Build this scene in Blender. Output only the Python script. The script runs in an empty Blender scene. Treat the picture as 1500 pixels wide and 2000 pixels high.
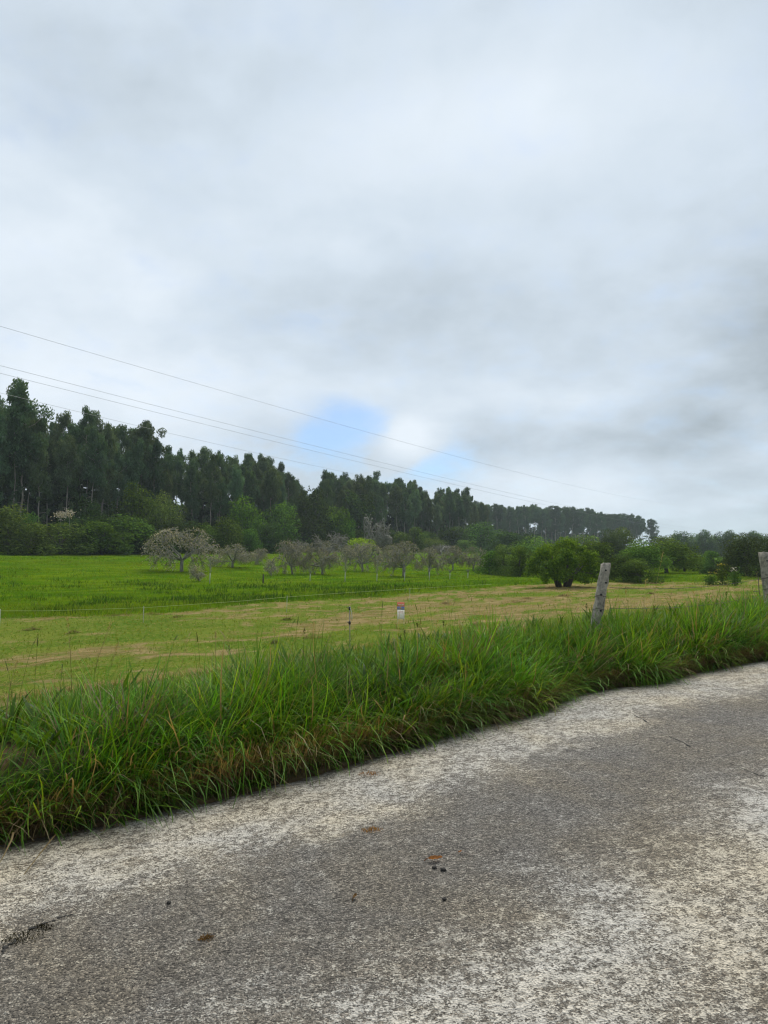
import bpy, math, random
import numpy as np
from mathutils import Vector

random.seed(7)
R = np.random.RandomState(11)
scn = bpy.context.scene
COL = scn.collection

# ------------------------------------------------------------------ camera
F = 1333.0                    # focal length in photo pixels (1500 x 2000)
PITCH = math.atan(75 / F)
CAMZ = 1.6
cam_d = bpy.data.cameras.new('camera')
cam = bpy.data.objects.new('camera', cam_d)
COL.objects.link(cam)
cam.location = (0, 0, CAMZ)
cam.rotation_euler = (math.pi / 2 + PITCH, 0, 0)
cam_d.sensor_fit = 'VERTICAL'
cam_d.sensor_height = 36.0
cam_d.lens = 24.0
cam_d.clip_start = 0.05
cam_d.clip_end = 6000
scn.camera = cam

scn.view_settings.view_transform = 'Standard'
scn.view_settings.look = 'None'
scn.view_settings.gamma = 1.0
scn.view_settings.use_curve_mapping = False
EXPO = 1.35
scn.view_settings.exposure = EXPO
scn.render.engine = 'CYCLES'
scn.cycles.use_denoising = True
scn.cycles.filter_width = 1.2
scn.cycles.max_bounces = 6
scn.cycles.transparent_max_bounces = 8
scn.cycles.volume_bounces = 1


def ray(u, v):
    a = (u - 750.0) / F
    c = (1000.0 - v) / F
    return np.array([a, math.cos(PITCH) - c * math.sin(PITCH), math.sin(PITCH) + c * math.cos(PITCH)])


# ------------------------------------------------------------------ sky and sun
SUN_EL, SUN_AZ = math.radians(50), math.radians(12)
world = bpy.data.worlds.new('World')
scn.world = world
world.use_nodes = True
wt = world.node_tree
wt.nodes.clear()


class NT:
    """small node helper"""
    def __init__(s, tree):
        s.t = tree

    def n(s, typ, **kw):
        nd = s.t.nodes.new(typ)
        for k, v in kw.items():
            if k == 'ins':
                for i, val in v.items():
                    s.put(nd.inputs[i], val)
            else:
                setattr(nd, k, v)
        return nd

    def put(s, sock, val):
        if isinstance(val, bpy.types.NodeSocket):
            s.t.links.new(val, sock)
        elif isinstance(val, bpy.types.Node):
            s.t.links.new(val.outputs[0], sock)
        else:
            sock.default_value = val

    def m(s, op, a, b=0.0, c=None, clamp=False):
        nd = s.n('ShaderNodeMath', operation=op, use_clamp=clamp)
        s.put(nd.inputs[0], a)
        s.put(nd.inputs[1], b)
        if c is not None:
            s.put(nd.inputs[2], c)
        return nd.outputs[0]

    def dot(s, a, vec):
        nd = s.n('ShaderNodeVectorMath', operation='DOT_PRODUCT')
        s.put(nd.inputs[0], a)
        s.put(nd.inputs[1], vec)
        return nd.outputs['Value']

    def mix(s, f, a, b, blend='MIX'):
        nd = s.n('ShaderNodeMix', data_type='RGBA', blend_type=blend)
        s.put(nd.inputs[0], f)
        s.put(nd.inputs[6], a)
        s.put(nd.inputs[7], b)
        return nd.outputs[2]

    def noise(s, vec, scale, detail=4.0, rough=0.55, dist=0.0):
        nd = s.n('ShaderNodeTexNoise')
        s.put(nd.inputs['Vector'], vec)
        nd.inputs['Scale'].default_value = scale
        nd.inputs['Detail'].default_value = detail
        nd.inputs['Roughness'].default_value = rough
        nd.inputs['Distortion'].default_value = dist
        return nd.outputs[0]

    def ramp(s, f, stops, interp='LINEAR'):
        nd = s.n('ShaderNodeValToRGB')
        s.put(nd.inputs[0], f)
        cr = nd.color_ramp
        cr.interpolation = interp
        while len(cr.elements) < len(stops):
            cr.elements.new(0.5)
        for e, (p, c) in zip(cr.elements, stops):
            e.position = p
            e.color = (c, c, c, 1) if isinstance(c, (int, float)) else (*c, 1)
        return nd.outputs[0]

    def smooth(s, x, a, b):
        nd = s.n('ShaderNodeMapRange', interpolation_type='SMOOTHSTEP')
        s.put(nd.inputs[0], x)
        nd.inputs[1].default_value = a
        nd.inputs[2].default_value = b
        return nd.outputs[0]

    def attr(s, name):
        return s.n('ShaderNodeAttribute', attribute_name=name)


w = NT(wt)
tc = w.n('ShaderNodeTexCoord')
dirv = w.n('ShaderNodeVectorMath', operation='NORMALIZE', ins={0: tc.outputs['Generated']}).outputs[0]
sep = w.n('ShaderNodeSeparateXYZ', ins={0: dirv})
zc = w.m('ADD', w.m('MAXIMUM', sep.outputs[2], 0.0), 0.34)
px = w.m('DIVIDE', sep.outputs[0], zc)
py = w.m('DIVIDE', sep.outputs[1], zc)
plane = w.n('ShaderNodeCombineXYZ', ins={0: px, 1: py, 2: 3.7}).outputs[0]
big = w.noise(plane, 1.1, 3.0, 0.5, 0.1)
mid = w.noise(plane, 2.8, 7.0, 0.56, 0.15)
wisp = w.noise(plane, 9.0, 5.0, 0.55, 0.2)
lum = w.m('ADD', w.m('MULTIPLY', w.m('SUBTRACT', big, 0.5), 1.2), w.m('MULTIPLY', w.m('SUBTRACT', mid, 0.5), 0.8))
lum = w.m('ADD', lum, w.m('MULTIPLY', w.m('SUBTRACT', wisp, 0.5), 0.32))
lum = w.m('ADD', lum, 0.57)


def sky_bank(u, v, ru, rv, amp):
    """a soft thinner (bright) or thicker (dark) patch of the cloud deck"""
    global lum
    d = ray(u, v)
    d = d / np.linalg.norm(d)
    right = np.cross(d, (0, 0, 1)); right /= np.linalg.norm(right)
    up = np.cross(right, d)
    a = w.m('DIVIDE', w.dot(dirv, tuple(right)), ru / F)
    b = w.m('DIVIDE', w.dot(dirv, tuple(up)), rv / F)
    front = w.smooth(w.dot(dirv, tuple(d)), 0.0, 0.3)
    r2 = w.m('ADD', w.m('MULTIPLY', a, a), w.m('MULTIPLY', b, b))
    r2 = w.m('ADD', r2, w.m('MULTIPLY', w.m('SUBTRACT', mid, 0.5), 1.6))
    g = w.m('MULTIPLY', w.m('EXPONENT', w.m('MULTIPLY', r2, -1.0)), front)
    return w.m('MULTIPLY', g, amp)


for args in [(1120, 230, 330, 200, 0.34), (640, 260, 260, 150, 0.20), (1560, 700, 230, 330, -0.36), (760, 640, 420, 110, -0.16),
             (1080, 860, 200, 60, -0.16), (180, 500, 420, 130, 0.16), (130, 230, 330, 190, -0.22), (420, 80, 260, 90, -0.10), (1200, 950, 420, 60, 0.36),
             (300, 800, 460, 110, 0.24), (900, 60, 520, 100, -0.15), (1380, 960, 160, 34, -0.2), (800, 858, 48, 40, 0.5)]:
    lum = w.m('ADD', lum, sky_bank(*args))
lum = w.m('MINIMUM', w.m('MAXIMUM', lum, 0.0), 1.0)
clouds = w.ramp(lum, [(0.0, (.36, .42, .465)), (0.35, (.52, .60, .675)), (0.65, (.655, .745, .84)), (1.0, (.83, .905, .985))])
sky = w.n('ShaderNodeTexSky', sky_type='NISHITA')
sky.sun_disc = False
sky.sun_elevation = SUN_EL
sky.sun_rotation = SUN_AZ
sky.air_density = 1.0
sky.dust_density = 0.4
sky.ozone_density = 2.0
gap = w.m('ADD', w.m('ADD', sky_bank(690, 828, 95, 44, 1.45), sky_bank(835, 905, 90, 48, 1.3)), sky_bank(640, 885, 100, 44, 0.75))
gap = w.m('SUBTRACT', gap, w.m('ADD', sky_bank(812, 848, 44, 36, 2.6), sky_bank(768, 892, 48, 26, 1.9)))
gap = w.m('ADD', gap, w.m('MULTIPLY', w.m('SUBTRACT', wisp, .5), 1.7))
gapm = w.smooth(gap, -0.1, 1.45)
bg_c = w.n('ShaderNodeBackground', ins={0: clouds, 1: 0.40})
blue = w.mix(1.0, sky.outputs[0], (.62, .80, 1.0, 1), 'MULTIPLY')
bg_s = w.n('ShaderNodeBackground', ins={0: blue, 1: 0.05})
mixb = w.n('ShaderNodeMixShader', ins={0: w.m('MULTIPLY', gapm, 0.68), 1: bg_c.outputs[0], 2: bg_s.outputs[0]})
w.n('ShaderNodeOutputWorld', ins={0: mixb.outputs[0]})

sun_d = bpy.data.lights.new('sun', 'SUN')
sun_d.energy = 1.5
sun_d.angle = math.radians(35)
sun_d.color = (1.0, 0.96, 0.88)
sun = bpy.data.objects.new('sun', sun_d)
COL.objects.link(sun)
sd = Vector((math.sin(SUN_AZ) * math.cos(SUN_EL), math.cos(SUN_AZ) * math.cos(SUN_EL), math.sin(SUN_EL)))
sun.rotation_euler = sd.to_track_quat('Z', 'Y').to_euler()


# ------------------------------------------------------------------ small maths
def ss(a, b, x):
    t = np.clip((np.asarray(x, float) - a) / (b - a), 0, 1)
    return t * t * (3 - 2 * t)


def _hash(ix, iy, seed):
    h = (ix.astype(np.int64) * 374761393 + iy.astype(np.int64) * 668265263 + seed * 1442695041) & 0xffffffff
    h = ((h ^ (h >> 13)) * 1274126177) & 0xffffffff
    return ((h ^ (h >> 16)) & 0xffff) / 65535.0


def vnoise(x, y, seed=0):
    x = np.asarray(x, float); y = np.asarray(y, float)
    ix = np.floor(x); iy = np.floor(y)
    fx = x - ix; fy = y - iy
    fx = fx * fx * (3 - 2 * fx); fy = fy * fy * (3 - 2 * fy)
    a = _hash(ix, iy, seed); b = _hash(ix + 1, iy, seed)
    c = _hash(ix, iy + 1, seed); d = _hash(ix + 1, iy + 1, seed)
    return a * (1 - fx) * (1 - fy) + b * fx * (1 - fy) + c * (1 - fx) * fy + d * fx * fy


def fbm(x, y, seed=0, oct=4):
    v = 0; amp = 0.5; tot = 0
    for i in range(oct):
        v = v + amp * vnoise(x * 2 ** i, y * 2 ** i, seed + 17 * i)
        tot += amp; amp *= 0.55
    return v / tot


# ------------------------------------------------------------------ lie of the land
SLOPE = 0.03
def on_road(u, v):
    d = ray(u, v)
    t = -CAMZ / (d[2] - SLOPE * d[0])
    return d[0] * t, d[1] * t


edge_px = [(0, 1640), (120, 1617), (250, 1588), (400, 1556), (500, 1533), (600, 1508), (700, 1478), (800, 1450), (860, 1432),
           (930, 1412), (1000, 1398), (1060, 1382), (1095, 1362), (1125, 1350), (1200, 1338), (1260, 1332), (1350, 1312), (1430, 1296), (1500, 1284)]
EP = np.array([on_road(*p) for p in edge_px])
T = EP[-1] - EP[0]; T = T / np.linalg.norm(T)          # along the road
N = np.array([-T[1], T[0]])                            # towards the field
EQ = EP @ T
EO = EP @ N
E0 = EO.mean()


def edge_off(q):
    e = np.interp(q, EQ, EO)
    return e + np.where((q < EQ[0]) | (q > EQ[-1]), 0, 0) + 0.05 * (fbm(q * 1.7, q * 0 + 3, 5) - 0.5)


def qs(x, y):
    q = x * T[0] + y * T[1]
    return q, x * N[0] + y * N[1] - edge_off(q)


def xy(q, s):
    o = s + edge_off(q)
    return q * T[0] + o * N[0], q * T[1] + o * N[1]


WN = np.array([-.832, .555]); WD = np.array([.555, .832])   # across / along the foot of the wood
_wx = np.linspace(-400, 700, 2201)
_wz = np.interp(_wx, [-400, 36, 48, 56, 72, 90, 108, 140, 200, 420], [-1.2, -1.2, -.95, -.25, .4, .95, 1.6, 3.6, 6.0, 9.0])
_k = np.exp(-np.linspace(-2, 2, 25) ** 2); _k /= _k.sum()
_wz = np.convolve(np.pad(_wz, 12, mode='edge'), _k, mode='valid')


def height(x, y):
    x = np.asarray(x, float); y = np.asarray(y, float)
    q, s = qs(x, y)
    rz = SLOPE * 30 * np.tanh(x / 30)
    far = np.interp(x * WN[0] + y * WN[1], _wx, _wz)
    k = ss(2.2, 10.5, s)
    bank = 0.27 * ss(-0.02, 0.8, s) + 0.06 * (fbm(x * 1.3, y * 1.3, 9) - .5) * ss(0, .5, s)
    bank2 = 0.25 * ss(-6.2, -7.2, s)
    bump = (fbm(x * .22, y * .22, 3) - .5) * .28 * k + (fbm(x * .9, y * .9, 4) - .5) * .10 * k
    return (rz + bank + bank2) * (1 - k) + far * k + bump


_D = np.concatenate([np.arange(2, 40, .1), np.arange(40, 150, .4), np.arange(150, 900, 2.0)])


def hit(u, v):
    """where the line of sight through a photo pixel meets the ground"""
    d = ray(u, v)
    d = d / d[1]
    x = d[0] * _D; z = CAMZ + d[2] * _D
    k = np.argmax(z < height(x, _D))
    return np.array([x[k], _D[k], height(x[k], _D[k])])


def at(u, v, dist):
    d = ray(u, v)
    return d / d[1] * dist + np.array([0, 0, CAMZ])


BPX = [(0, 1208), (120, 1204), (230, 1203), (400, 1190), (640, 1172), (850, 1156), (1000, 1144), (1085, 1139), (1250, 1138), (1400, 1135), (1500, 1131)]
BP = np.array([hit(*p)[:2] for p in BPX])
BQ = BP @ T
BS = np.array([qs(*p)[1] for p in BP])
_o = np.argsort(BQ); BQ = BQ[_o]; BS = BS[_o]


def bound(q):
    return np.interp(q, BQ, BS) + 1.0 * (fbm(q * .25, q * 0, 21) - .5) + .5 * (fbm(q * 1.1, q * 0, 22) - .5)


def dryness(x, y):
    q, s = qs(x, y)
    a = fbm(q * .16, s * .62, 31, 4)
    b = fbm(q * .55, s * 1.5, 32, 4)
    c = fbm(q * .22, s * 2.6, 33, 3)
    base = .36 * a + .38 * b + .26 * c
    band = .12 * np.exp(-((s - 4.9) / 1.3) ** 2) + .075 * ss(6, 24, q) * ss(9, 13, s) + .05 * np.exp(-((s - 8.2) / .9) ** 2) + .10 * np.exp(-((s - 18.5) / 1.6) ** 2) * ss(4, -6, q)
    return ss(.48, .61, base + band)


# ------------------------------------------------------------------ mesh building
class MB:
    def __init__(s):
        s.V = []; s.Fc = []; s.C = []; s.n = 0

    def add(s, V, Fq, col=None):
        V = np.asarray(V, float); Fq = np.asarray(Fq, np.int64)
        s.V.append(V); s.Fc.append(Fq + s.n); s.n += len(V)
        if col is None:
            col = (1, 1, 1)
        col = np.asarray(col, float)
        if col.ndim == 1:
            col = np.tile(col, (len(V), 1))
        s.C.append(col)

    def mesh(s, name, mats, smooth=False, attrs=None):
        V = np.concatenate(s.V); Fq = np.concatenate(s.Fc); C = np.concatenate(s.C)
        me = bpy.data.meshes.new(name)
        nf, k = Fq.shape
        me.vertices.add(len(V)); me.vertices.foreach_set('co', V.astype(np.float32).ravel())
        me.loops.add(nf * k); me.loops.foreach_set('vertex_index', Fq.astype(np.int32).ravel())
        me.polygons.add(nf)
        me.polygons.foreach_set('loop_start', np.arange(0, nf * k, k, dtype=np.int32))
        if smooth:
            me.polygons.foreach_set('use_smooth', np.ones(nf, bool))
        ca = me.attributes.new('col', 'FLOAT_COLOR', 'POINT')
        ca.data.foreach_set('color', np.concatenate([C, np.ones((len(C), 1))], 1).astype(np.float32).ravel())
        for a, vals in (attrs or {}).items():
            at_ = me.attributes.new(a, 'FLOAT', 'POINT')
            at_.data.foreach_set('value', np.asarray(vals, np.float32).ravel())
        me.update(calc_edges=True)
        me.validate()
        for m in (mats if isinstance(mats, (list, tuple)) else [mats]):
            me.materials.append(m)
        return me

    def build(s, name, mat, parent=None, smooth=False, attrs=None):
        return link(name, s.mesh(name, mat, smooth, attrs), parent)


def link(name, me, parent=None):
    o = bpy.data.objects.new(name, me)
    COL.objects.link(o)
    if parent is not None:
        o.parent = parent
    return o


def tag(o, label=None, cat=None, group=None, kind=None):
    if label: o['label'] = label
    if cat: o['category'] = cat
    if group: o['group'] = group
    if kind: o['kind'] = kind
    return o


def empty(name, loc, rz=0.0, sc=None):
    o = bpy.data.objects.new(name, None)
    COL.objects.link(o)
    o.location = loc
    o.rotation_euler = (0, 0, rz)
    o.empty_display_size = .2
    if sc is not None:
        o.scale = sc
    return o


def tube(pts, rad, sides=6, cap=True):
    pts = np.asarray(pts, float); n = len(pts)
    rad = np.broadcast_to(np.asarray(rad, float), (n,))
    tan = np.gradient(pts, axis=0)
    tan /= np.linalg.norm(tan, axis=1)[:, None] + 1e-9
    ref = np.array([0, 0, 1.0]) if abs(tan[:, 2]).mean() < .8 else np.array([1.0, 0, 0])
    a = np.cross(tan, ref); a /= np.linalg.norm(a, axis=1)[:, None] + 1e-9
    b = np.cross(tan, a)
    th = np.linspace(0, 2 * np.pi, sides, endpoint=False)
    V = (pts[:, None] + rad[:, None, None] * (np.cos(th)[None, :, None] * a[:, None] + np.sin(th)[None, :, None] * b[:, None])).reshape(-1, 3)
    i = np.arange(n - 1)[:, None] * sides; j = np.arange(sides)[None]; j2 = (j + 1) % sides
    Fq = np.stack([i + j, i + j2, i + sides + j2, i + sides + j], -1).reshape(-1, 4)
    if cap and sides == 4:
        Fq = np.concatenate([Fq, [[3, 2, 1, 0]], [[(n - 1) * 4 + k for k in range(4)]]])
    elif cap and sides == 6:
        e = (n - 1) * 6
        Fq = np.concatenate([Fq, [[3, 2, 1, 0], [5, 4, 3, 0]], [[e, e + 1, e + 2, e + 3], [e, e + 3, e + 4, e + 5]]])
    return V, Fq


def box(c, size, rz=0.0):
    x, y, z = np.asarray(size) / 2
    V = np.array([[-x, -y, -z], [x, -y, -z], [x, y, -z], [-x, y, -z], [-x, -y, z], [x, -y, z], [x, y, z], [-x, y, z]])
    c_, s_ = math.cos(rz), math.sin(rz)
    V = np.stack([V[:, 0] * c_ - V[:, 1] * s_, V[:, 0] * s_ + V[:, 1] * c_, V[:, 2]], 1) + np.asarray(c)
    return V, np.array([[3, 2, 1, 0], [4, 5, 6, 7], [0, 1, 5, 4], [1, 2, 6, 5], [2, 3, 7, 6], [3, 0, 4, 7]])


def leaves(C, L, W, A, B):
    """diamond leaves: centres C, long axes A, broad axes B (unit), lengths L, widths W"""
    n = len(C)
    L = np.broadcast_to(L, (n,))[:, None]; W = np.broadcast_to(W, (n,))[:, None]
    V = np.stack([C - A * L * .5, C + B * W * .5 - A * L * .08, C + A * L * .5, C - B * W * .5 - A * L * .08], 1).reshape(-1, 3)
    return V, np.arange(n * 4).reshape(n, 4)


def unit(v):
    return v / (np.linalg.norm(v, axis=-1, keepdims=True) + 1e-9)


def rand_dirs(n, rs):
    return unit(rs.normal(size=(n, 3)))


# ------------------------------------------------------------------ materials
def mat(name):
    m = bpy.data.materials.new(name)
    m.use_nodes = True
    m.node_tree.nodes.clear()
    t = NT(m.node_tree)
    return m, t


def finish(t, shader, disp=None):
    t.n('ShaderNodeOutputMaterial', ins={0: shader})


def leaf_mat(name, trans=.35, rough=.55, var=.25, spec=.3, sheen=0.0):
    """leaf or blade: colour from the mesh's own leaf colours, each plant a little different"""
    m, t = mat(name)
    c = t.attr('col').outputs['Color']
    oi = t.n('ShaderNodeObjectInfo')
    hsv = t.n('ShaderNodeHueSaturation')
    t.put(hsv.inputs['Color'], c)
    t.put(hsv.inputs['Hue'], t.m('ADD', t.m('MULTIPLY', t.m('SUBTRACT', oi.outputs['Random'], .5), .05 * var / .25), .5))
    t.put(hsv.inputs['Value'], t.m('ADD', t.m('MULTIPLY', oi.outputs['Random'], var * 2), 1 - var))
    c = t.mix(1.0, hsv.outputs[0], oi.outputs['Color'], 'MULTIPLY')
    p = t.n('ShaderNodeBsdfDiffuse')
    t.put(p.inputs[0], c)
    tr = t.n('ShaderNodeBsdfTranslucent')
    t.put(tr.inputs[0], t.mix(1.0, c, (1.35, 1.15, .5, 1), 'MULTIPLY'))
    sh = t.n('ShaderNodeMixShader', ins={0: trans, 1: p.outputs[0], 2: tr.outputs[0]}).outputs[0]
    if sheen:
        gl = t.n('ShaderNodeBsdfGlossy', ins={'Roughness': .42})
        gl.inputs['Color'].default_value = (.9, .95, .9, 1)
        sh = t.n('ShaderNodeMixShader', ins={0: sheen, 1: sh, 2: gl.outputs[0]}).outputs[0]
    finish(t, sh)
    return m


M_verge = leaf_mat('verge_blades', .42, .6, .0, .05, .013)
M_grass = leaf_mat('grass_blades', .42, .65, .0, .05)
M_leaf = leaf_mat('tree_leaves', .30, .75, .20, .06)
M_leaf_even = leaf_mat('even_leaves', .34, .75, .0, .06)
M_blossom = leaf_mat('blossom', .3, .8, .12, .05)


def bark_mat(name, c1, c2, scale=6):
    m, t = mat(name)
    tcn = t.n('ShaderNodeTexCoord')
    mp = t.n('ShaderNodeMapping', ins={0: tcn.outputs['Object']})
    mp.inputs['Scale'].default_value = (1, 1, .3)
    nz = t.noise(mp.outputs[0], scale, 5, .6)
    c = t.ramp(nz, [(.35, c1), (.65, c2)])
    p = t.n('ShaderNodeBsdfPrincipled', ins={'Base Color': c, 'Roughness': .9})
    b = t.n('ShaderNodeBump', ins={'Height': nz, 'Strength': .6, 'Distance': .03})
    t.put(p.inputs['Normal'], b.outputs[0])
    finish(t, p.outputs[0])
    return m


M_euc_bark = bark_mat('eucalyptus_bark', (.16, .135, .11), (.34, .30, .26), 2.0)
M_dark_bark = bark_mat('dark_bark', (.035, .03, .025), (.09, .08, .065), 5)
M_grey_bark = bark_mat('lichen_bark', (.105, .10, .082), (.29, .285, .24), 7)


def plain(name, c, rough=.6, metal=0.0, noise=.0, nscale=20):
    m, t = mat(name)
    p = t.n('ShaderNodeBsdfPrincipled', ins={'Roughness': rough, 'Metallic': metal})
    if noise:
        tcn = t.n('ShaderNodeTexCoord')
        nz = t.noise(tcn.outputs['Object'], nscale, 5, .6)
        c2 = tuple(x * (1 - noise) for x in c); c1 = tuple(min(1, x * (1 + noise)) for x in c)
        t.put(p.inputs['Base Color'], t.ramp(nz, [(.3, c2), (.7, c1)]))
        b = t.n('ShaderNodeBump', ins={'Height': nz, 'Strength': .4, 'Distance': .01})
        t.put(p.inputs['Normal'], b.outputs[0])
    else:
        p.inputs['Base Color'].default_value = (*c, 1)
    finish(t, p.outputs[0])
    return m


# ------------------------------------------------------------------ ground
def ground_material():
    m, t = mat('meadow_ground')
    P = t.n('ShaderNodeNewGeometry').outputs['Position']
    q = t.dot(P, (T[0], T[1], 0)); s = t.dot(P, (N[0], N[1], 0))
    st = t.n('ShaderNodeCombineXYZ', ins={0: t.m('MULTIPLY', q, .35), 1: s, 2: 0.0}).outputs[0]
    fine = t.noise(P, 9.0, 6, .65)
    strk = t.noise(st, 2.2, 6, .62, .4)
    strk2 = t.noise(st, .55, 5, .6, .3)
    dry = t.attr('dry').outputs['Fac']
    mown = t.attr('mown').outputs['Fac']
    bank = t.attr('bank').outputs['Fac']
    dd = t.smooth(t.m('ADD', t.m('MULTIPLY', dry, .75), t.m('ADD', t.m('MULTIPLY', t.m('SUBTRACT', strk, .5), 1.5), t.m('MULTIPLY', t.m('SUBTRACT', fine, .5), .5))), .2, .85)
    green = t.mix(t.smooth(strk2, .35, .65), (.055, .115, .010, 1), (.125, .160, .025, 1))
    green = t.mix(t.smooth(fine, .4, .7), green, (.16, .17, .035, 1))
    straw = t.mix(t.smooth(strk, .35, .7), (.17, .12, .055, 1), (.30, .225, .11, 1))
    straw = t.mix(t.smooth(fine, .58, .75), straw, (.07, .05, .03, 1))
    cm = t.mix(t.m('MULTIPLY', dd, .85), green, straw)
    lush = t.mix(t.smooth(strk2, .35, .65), (.045, .11, .003, 1), (.10, .16, .005, 1))
    cf = t.mix(mown, lush, cm)
    soil = t.mix(fine, (.05, .036, .02, 1), (.13, .095, .052, 1))
    cf = t.mix(bank, cf, soil)
    p = t.n('ShaderNodeBsdfDiffuse', ins={0: cf})
    b = t.n('ShaderNodeBump', ins={'Height': t.m('ADD', fine, strk), 'Strength': .8, 'Distance': .06})
    t.put(p.inputs['Normal'], b.outputs[0])
    finish(t, p.outputs[0])
    return m


def build_ground():
    az = np.concatenate([np.radians(np.linspace(-42, 42, 440)), np.radians(np.linspace(42, 318, 86)[1:-1])])
    r = np.exp(np.linspace(math.log(.5), math.log(4200), 350))
    A, Rr = np.meshgrid(az, r)
    x = Rr * np.sin(A); y = Rr * np.cos(A)
    q, s = qs(x, y)
    z = height(x, y)
    z = z - .06 * ss(-.02, -.10, s) * ss(-6.25, -6.1, s)
    na = len(az); nr = len(r)
    V = np.stack([x, y, z], -1).reshape(-1, 3)
    V = np.concatenate([V, [[0, 0, -.06]]])
    i = np.arange(nr - 1)[:, None] * na; j = np.arange(na)[None]; j2 = (j + 1) % na
    Fq = np.stack([i + j, i + na + j, i + na + j2, i + j2], -1).reshape(-1, 4)
    mb = MB(); mb.add(V, Fq)
    mown = ss(.25, -.25, s - bound(q)) * ss(1.6, 3.2, s)
    dry = dryness(x, y)
    bank = ss(3.4, 1.4, s) * ss(-9, -6.5, s)
    f = lambda a: np.append(a.ravel(), 0)
    # close the hole at the middle (under the road)
    g = mb.build('ground', ground_material(), smooth=True, attrs={'mown': f(mown), 'dry': f(dry), 'bank': f(bank)})
    tag(g, 'meadow land, mown near the road and rising to the wood', None, kind='structure')


build_ground()


# ------------------------------------------------------------------ road
def road_material():
    m, t = mat('worn_concrete')
    P = t.n('ShaderNodeNewGeometry').outputs['Position']
    s = t.attr('across').outputs['Fac']
    q = t.dot(P, (T[0], T[1], 0)); n_ = t.dot(P, (N[0], N[1], 0))
    big = t.noise(P, .9, 5, .6, .3)
    med = t.noise(P, 5.0, 5, .65)
    fine = t.noise(P, 38.0, 4, .7)
    sw = t.m('ADD', s, t.m('MULTIPLY', t.m('SUBTRACT', big, .5), 1.1))
    sw = t.m('ADD', sw, t.m('MULTIPLY', t.m('SUBTRACT', med, .5), .5))
    k = t.m('DIVIDE', t.m('ADD', sw, 5.0), 5.0)          # 0 at s=-5, 1 at the edge
    lightness = t.ramp(k, [(0.0, .45), (.20, .55), (.34, .62), (.46, .92), (.55, .42), (.64, .14), (.75, .25), (.83, .86), (.95, .85), (1.0, .6)])
    # aggregate: pebbles of two sizes worn out of the cement
    v1 = t.n('ShaderNodeTexVoronoi', ins={'Vector': P, 'Scale': 100.0})
    v2 = t.n('ShaderNodeTexVoronoi', ins={'Vector': P, 'Scale': 200.0})
    peb = t.m('ADD', t.m('MULTIPLY', t.n('ShaderNodeSeparateColor', ins={0: v1.outputs['Color']}).outputs[0], .65),
              t.m('MULTIPLY', t.n('ShaderNodeSeparateColor', ins={0: v2.outputs['Color']}).outputs[1], .35))
    # brush marks drawn across the lane
    br = t.n('ShaderNodeCombineXYZ', ins={0: t.m('MULTIPLY', t.dot(P, (.93, .36, 0)), 5.0), 1: t.m('MULTIPLY', t.dot(P, (-.36, .93, 0)), 42.0), 2: 0.0}).outputs[0]
    brush = t.noise(br, 1.0, 4, .65)
    n8 = t.noise(P, 9.0, 3, .6)
    n30 = t.noise(P, 34.0, 3, .6)
    n90 = t.noise(P, 105.0, 2, .6)
    skin = t.m('ADD', t.m('MULTIPLY', n8, .22), t.m('ADD', t.m('MULTIPLY', n30, .36), t.m('MULTIPLY', n90, .42)))
    skin = t.m('ADD', skin, t.m('MULTIPLY', t.m('SUBTRACT', brush, .5), .16))
    thr = t.m('SUBTRACT', .585, t.m('MULTIPLY', lightness, .135))
    dsk = t.m('SUBTRACT', skin, thr)
    paste = t.smooth(dsk, -.035, .045)
    pits = t.smooth(dsk, -.135, -.19)
    tint = t.mix(t.smooth(big, .35, .7), (.97, .98, 1.03, 1), (1.07, 1.0, .88, 1))
    matrix = t.mix(lightness, (.108, .098, .084, 1), (.155, .135, .106, 1))
    speck = t.ramp(peb, [(.15, .40), (.42, .75), (.62, 1.1), (.78, 1.7), (.92, 2.7)])
    matrix = t.mix(1.0, matrix, speck, 'MULTIPLY')
    skinc = t.mix(t.smooth(fine, .35, .65), (.35, .325, .275, 1), (.58, .54, .46, 1))
    skinc = t.mix(t.m('MULTIPLY', t.m('SUBTRACT', 1.0, lightness), .55), skinc, (.20, .19, .17, 1))
    col = t.mix(paste, matrix, skinc)
    col = t.mix(1.0, col, tint, 'MULTIPLY')
    # drag marks: thin pale scratches across the lane
    sc = t.n('ShaderNodeCombineXYZ', ins={0: t.m('MULTIPLY', t.dot(P, (.96, .28, 0)), 1.6), 1: t.m('MULTIPLY', t.dot(P, (-.28, .96, 0)), 26.0), 2: 4.0}).outputs[0]
    scr = t.smooth(t.m('ADD', t.noise(sc, 1.0, 2, .5), t.m('MULTIPLY', t.m('SUBTRACT', fine, .5), .25)), .68, .74)
    col = t.mix(t.m('MULTIPLY', scr, t.m('MULTIPLY', lightness, .75)), col, (.50, .47, .40, 1))
    col = t.mix(t.m('MULTIPLY', pits, .8), col, (.028, .025, .022, 1))
    # lichen and rust tints, soil washed along the edge
    ln = t.smooth(t.noise(P, 1.7, 4, .7), .62, .78)
    col = t.mix(t.m('MULTIPLY', ln, .22), col, (.22, .16, .06, 1))
    e = t.smooth(t.m('ADD', s, t.m('MULTIPLY', t.m('SUBTRACT', med, .5), .22)), -.16, -.02)
    col = t.mix(t.m('MULTIPLY', e, .8), col, (.075, .058, .035, 1))
    p = t.n('ShaderNodeBsdfPrincipled', ins={'Base Color': col, 'Roughness': .85})
    p.inputs['Specular IOR Level'].default_value = .3
    hgt = t.m('ADD', t.m('MULTIPLY', v1.outputs['Distance'], -.8), t.m('ADD', t.m('MULTIPLY', fine, .9), t.m('MULTIPLY', med, 1.0)))
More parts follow.
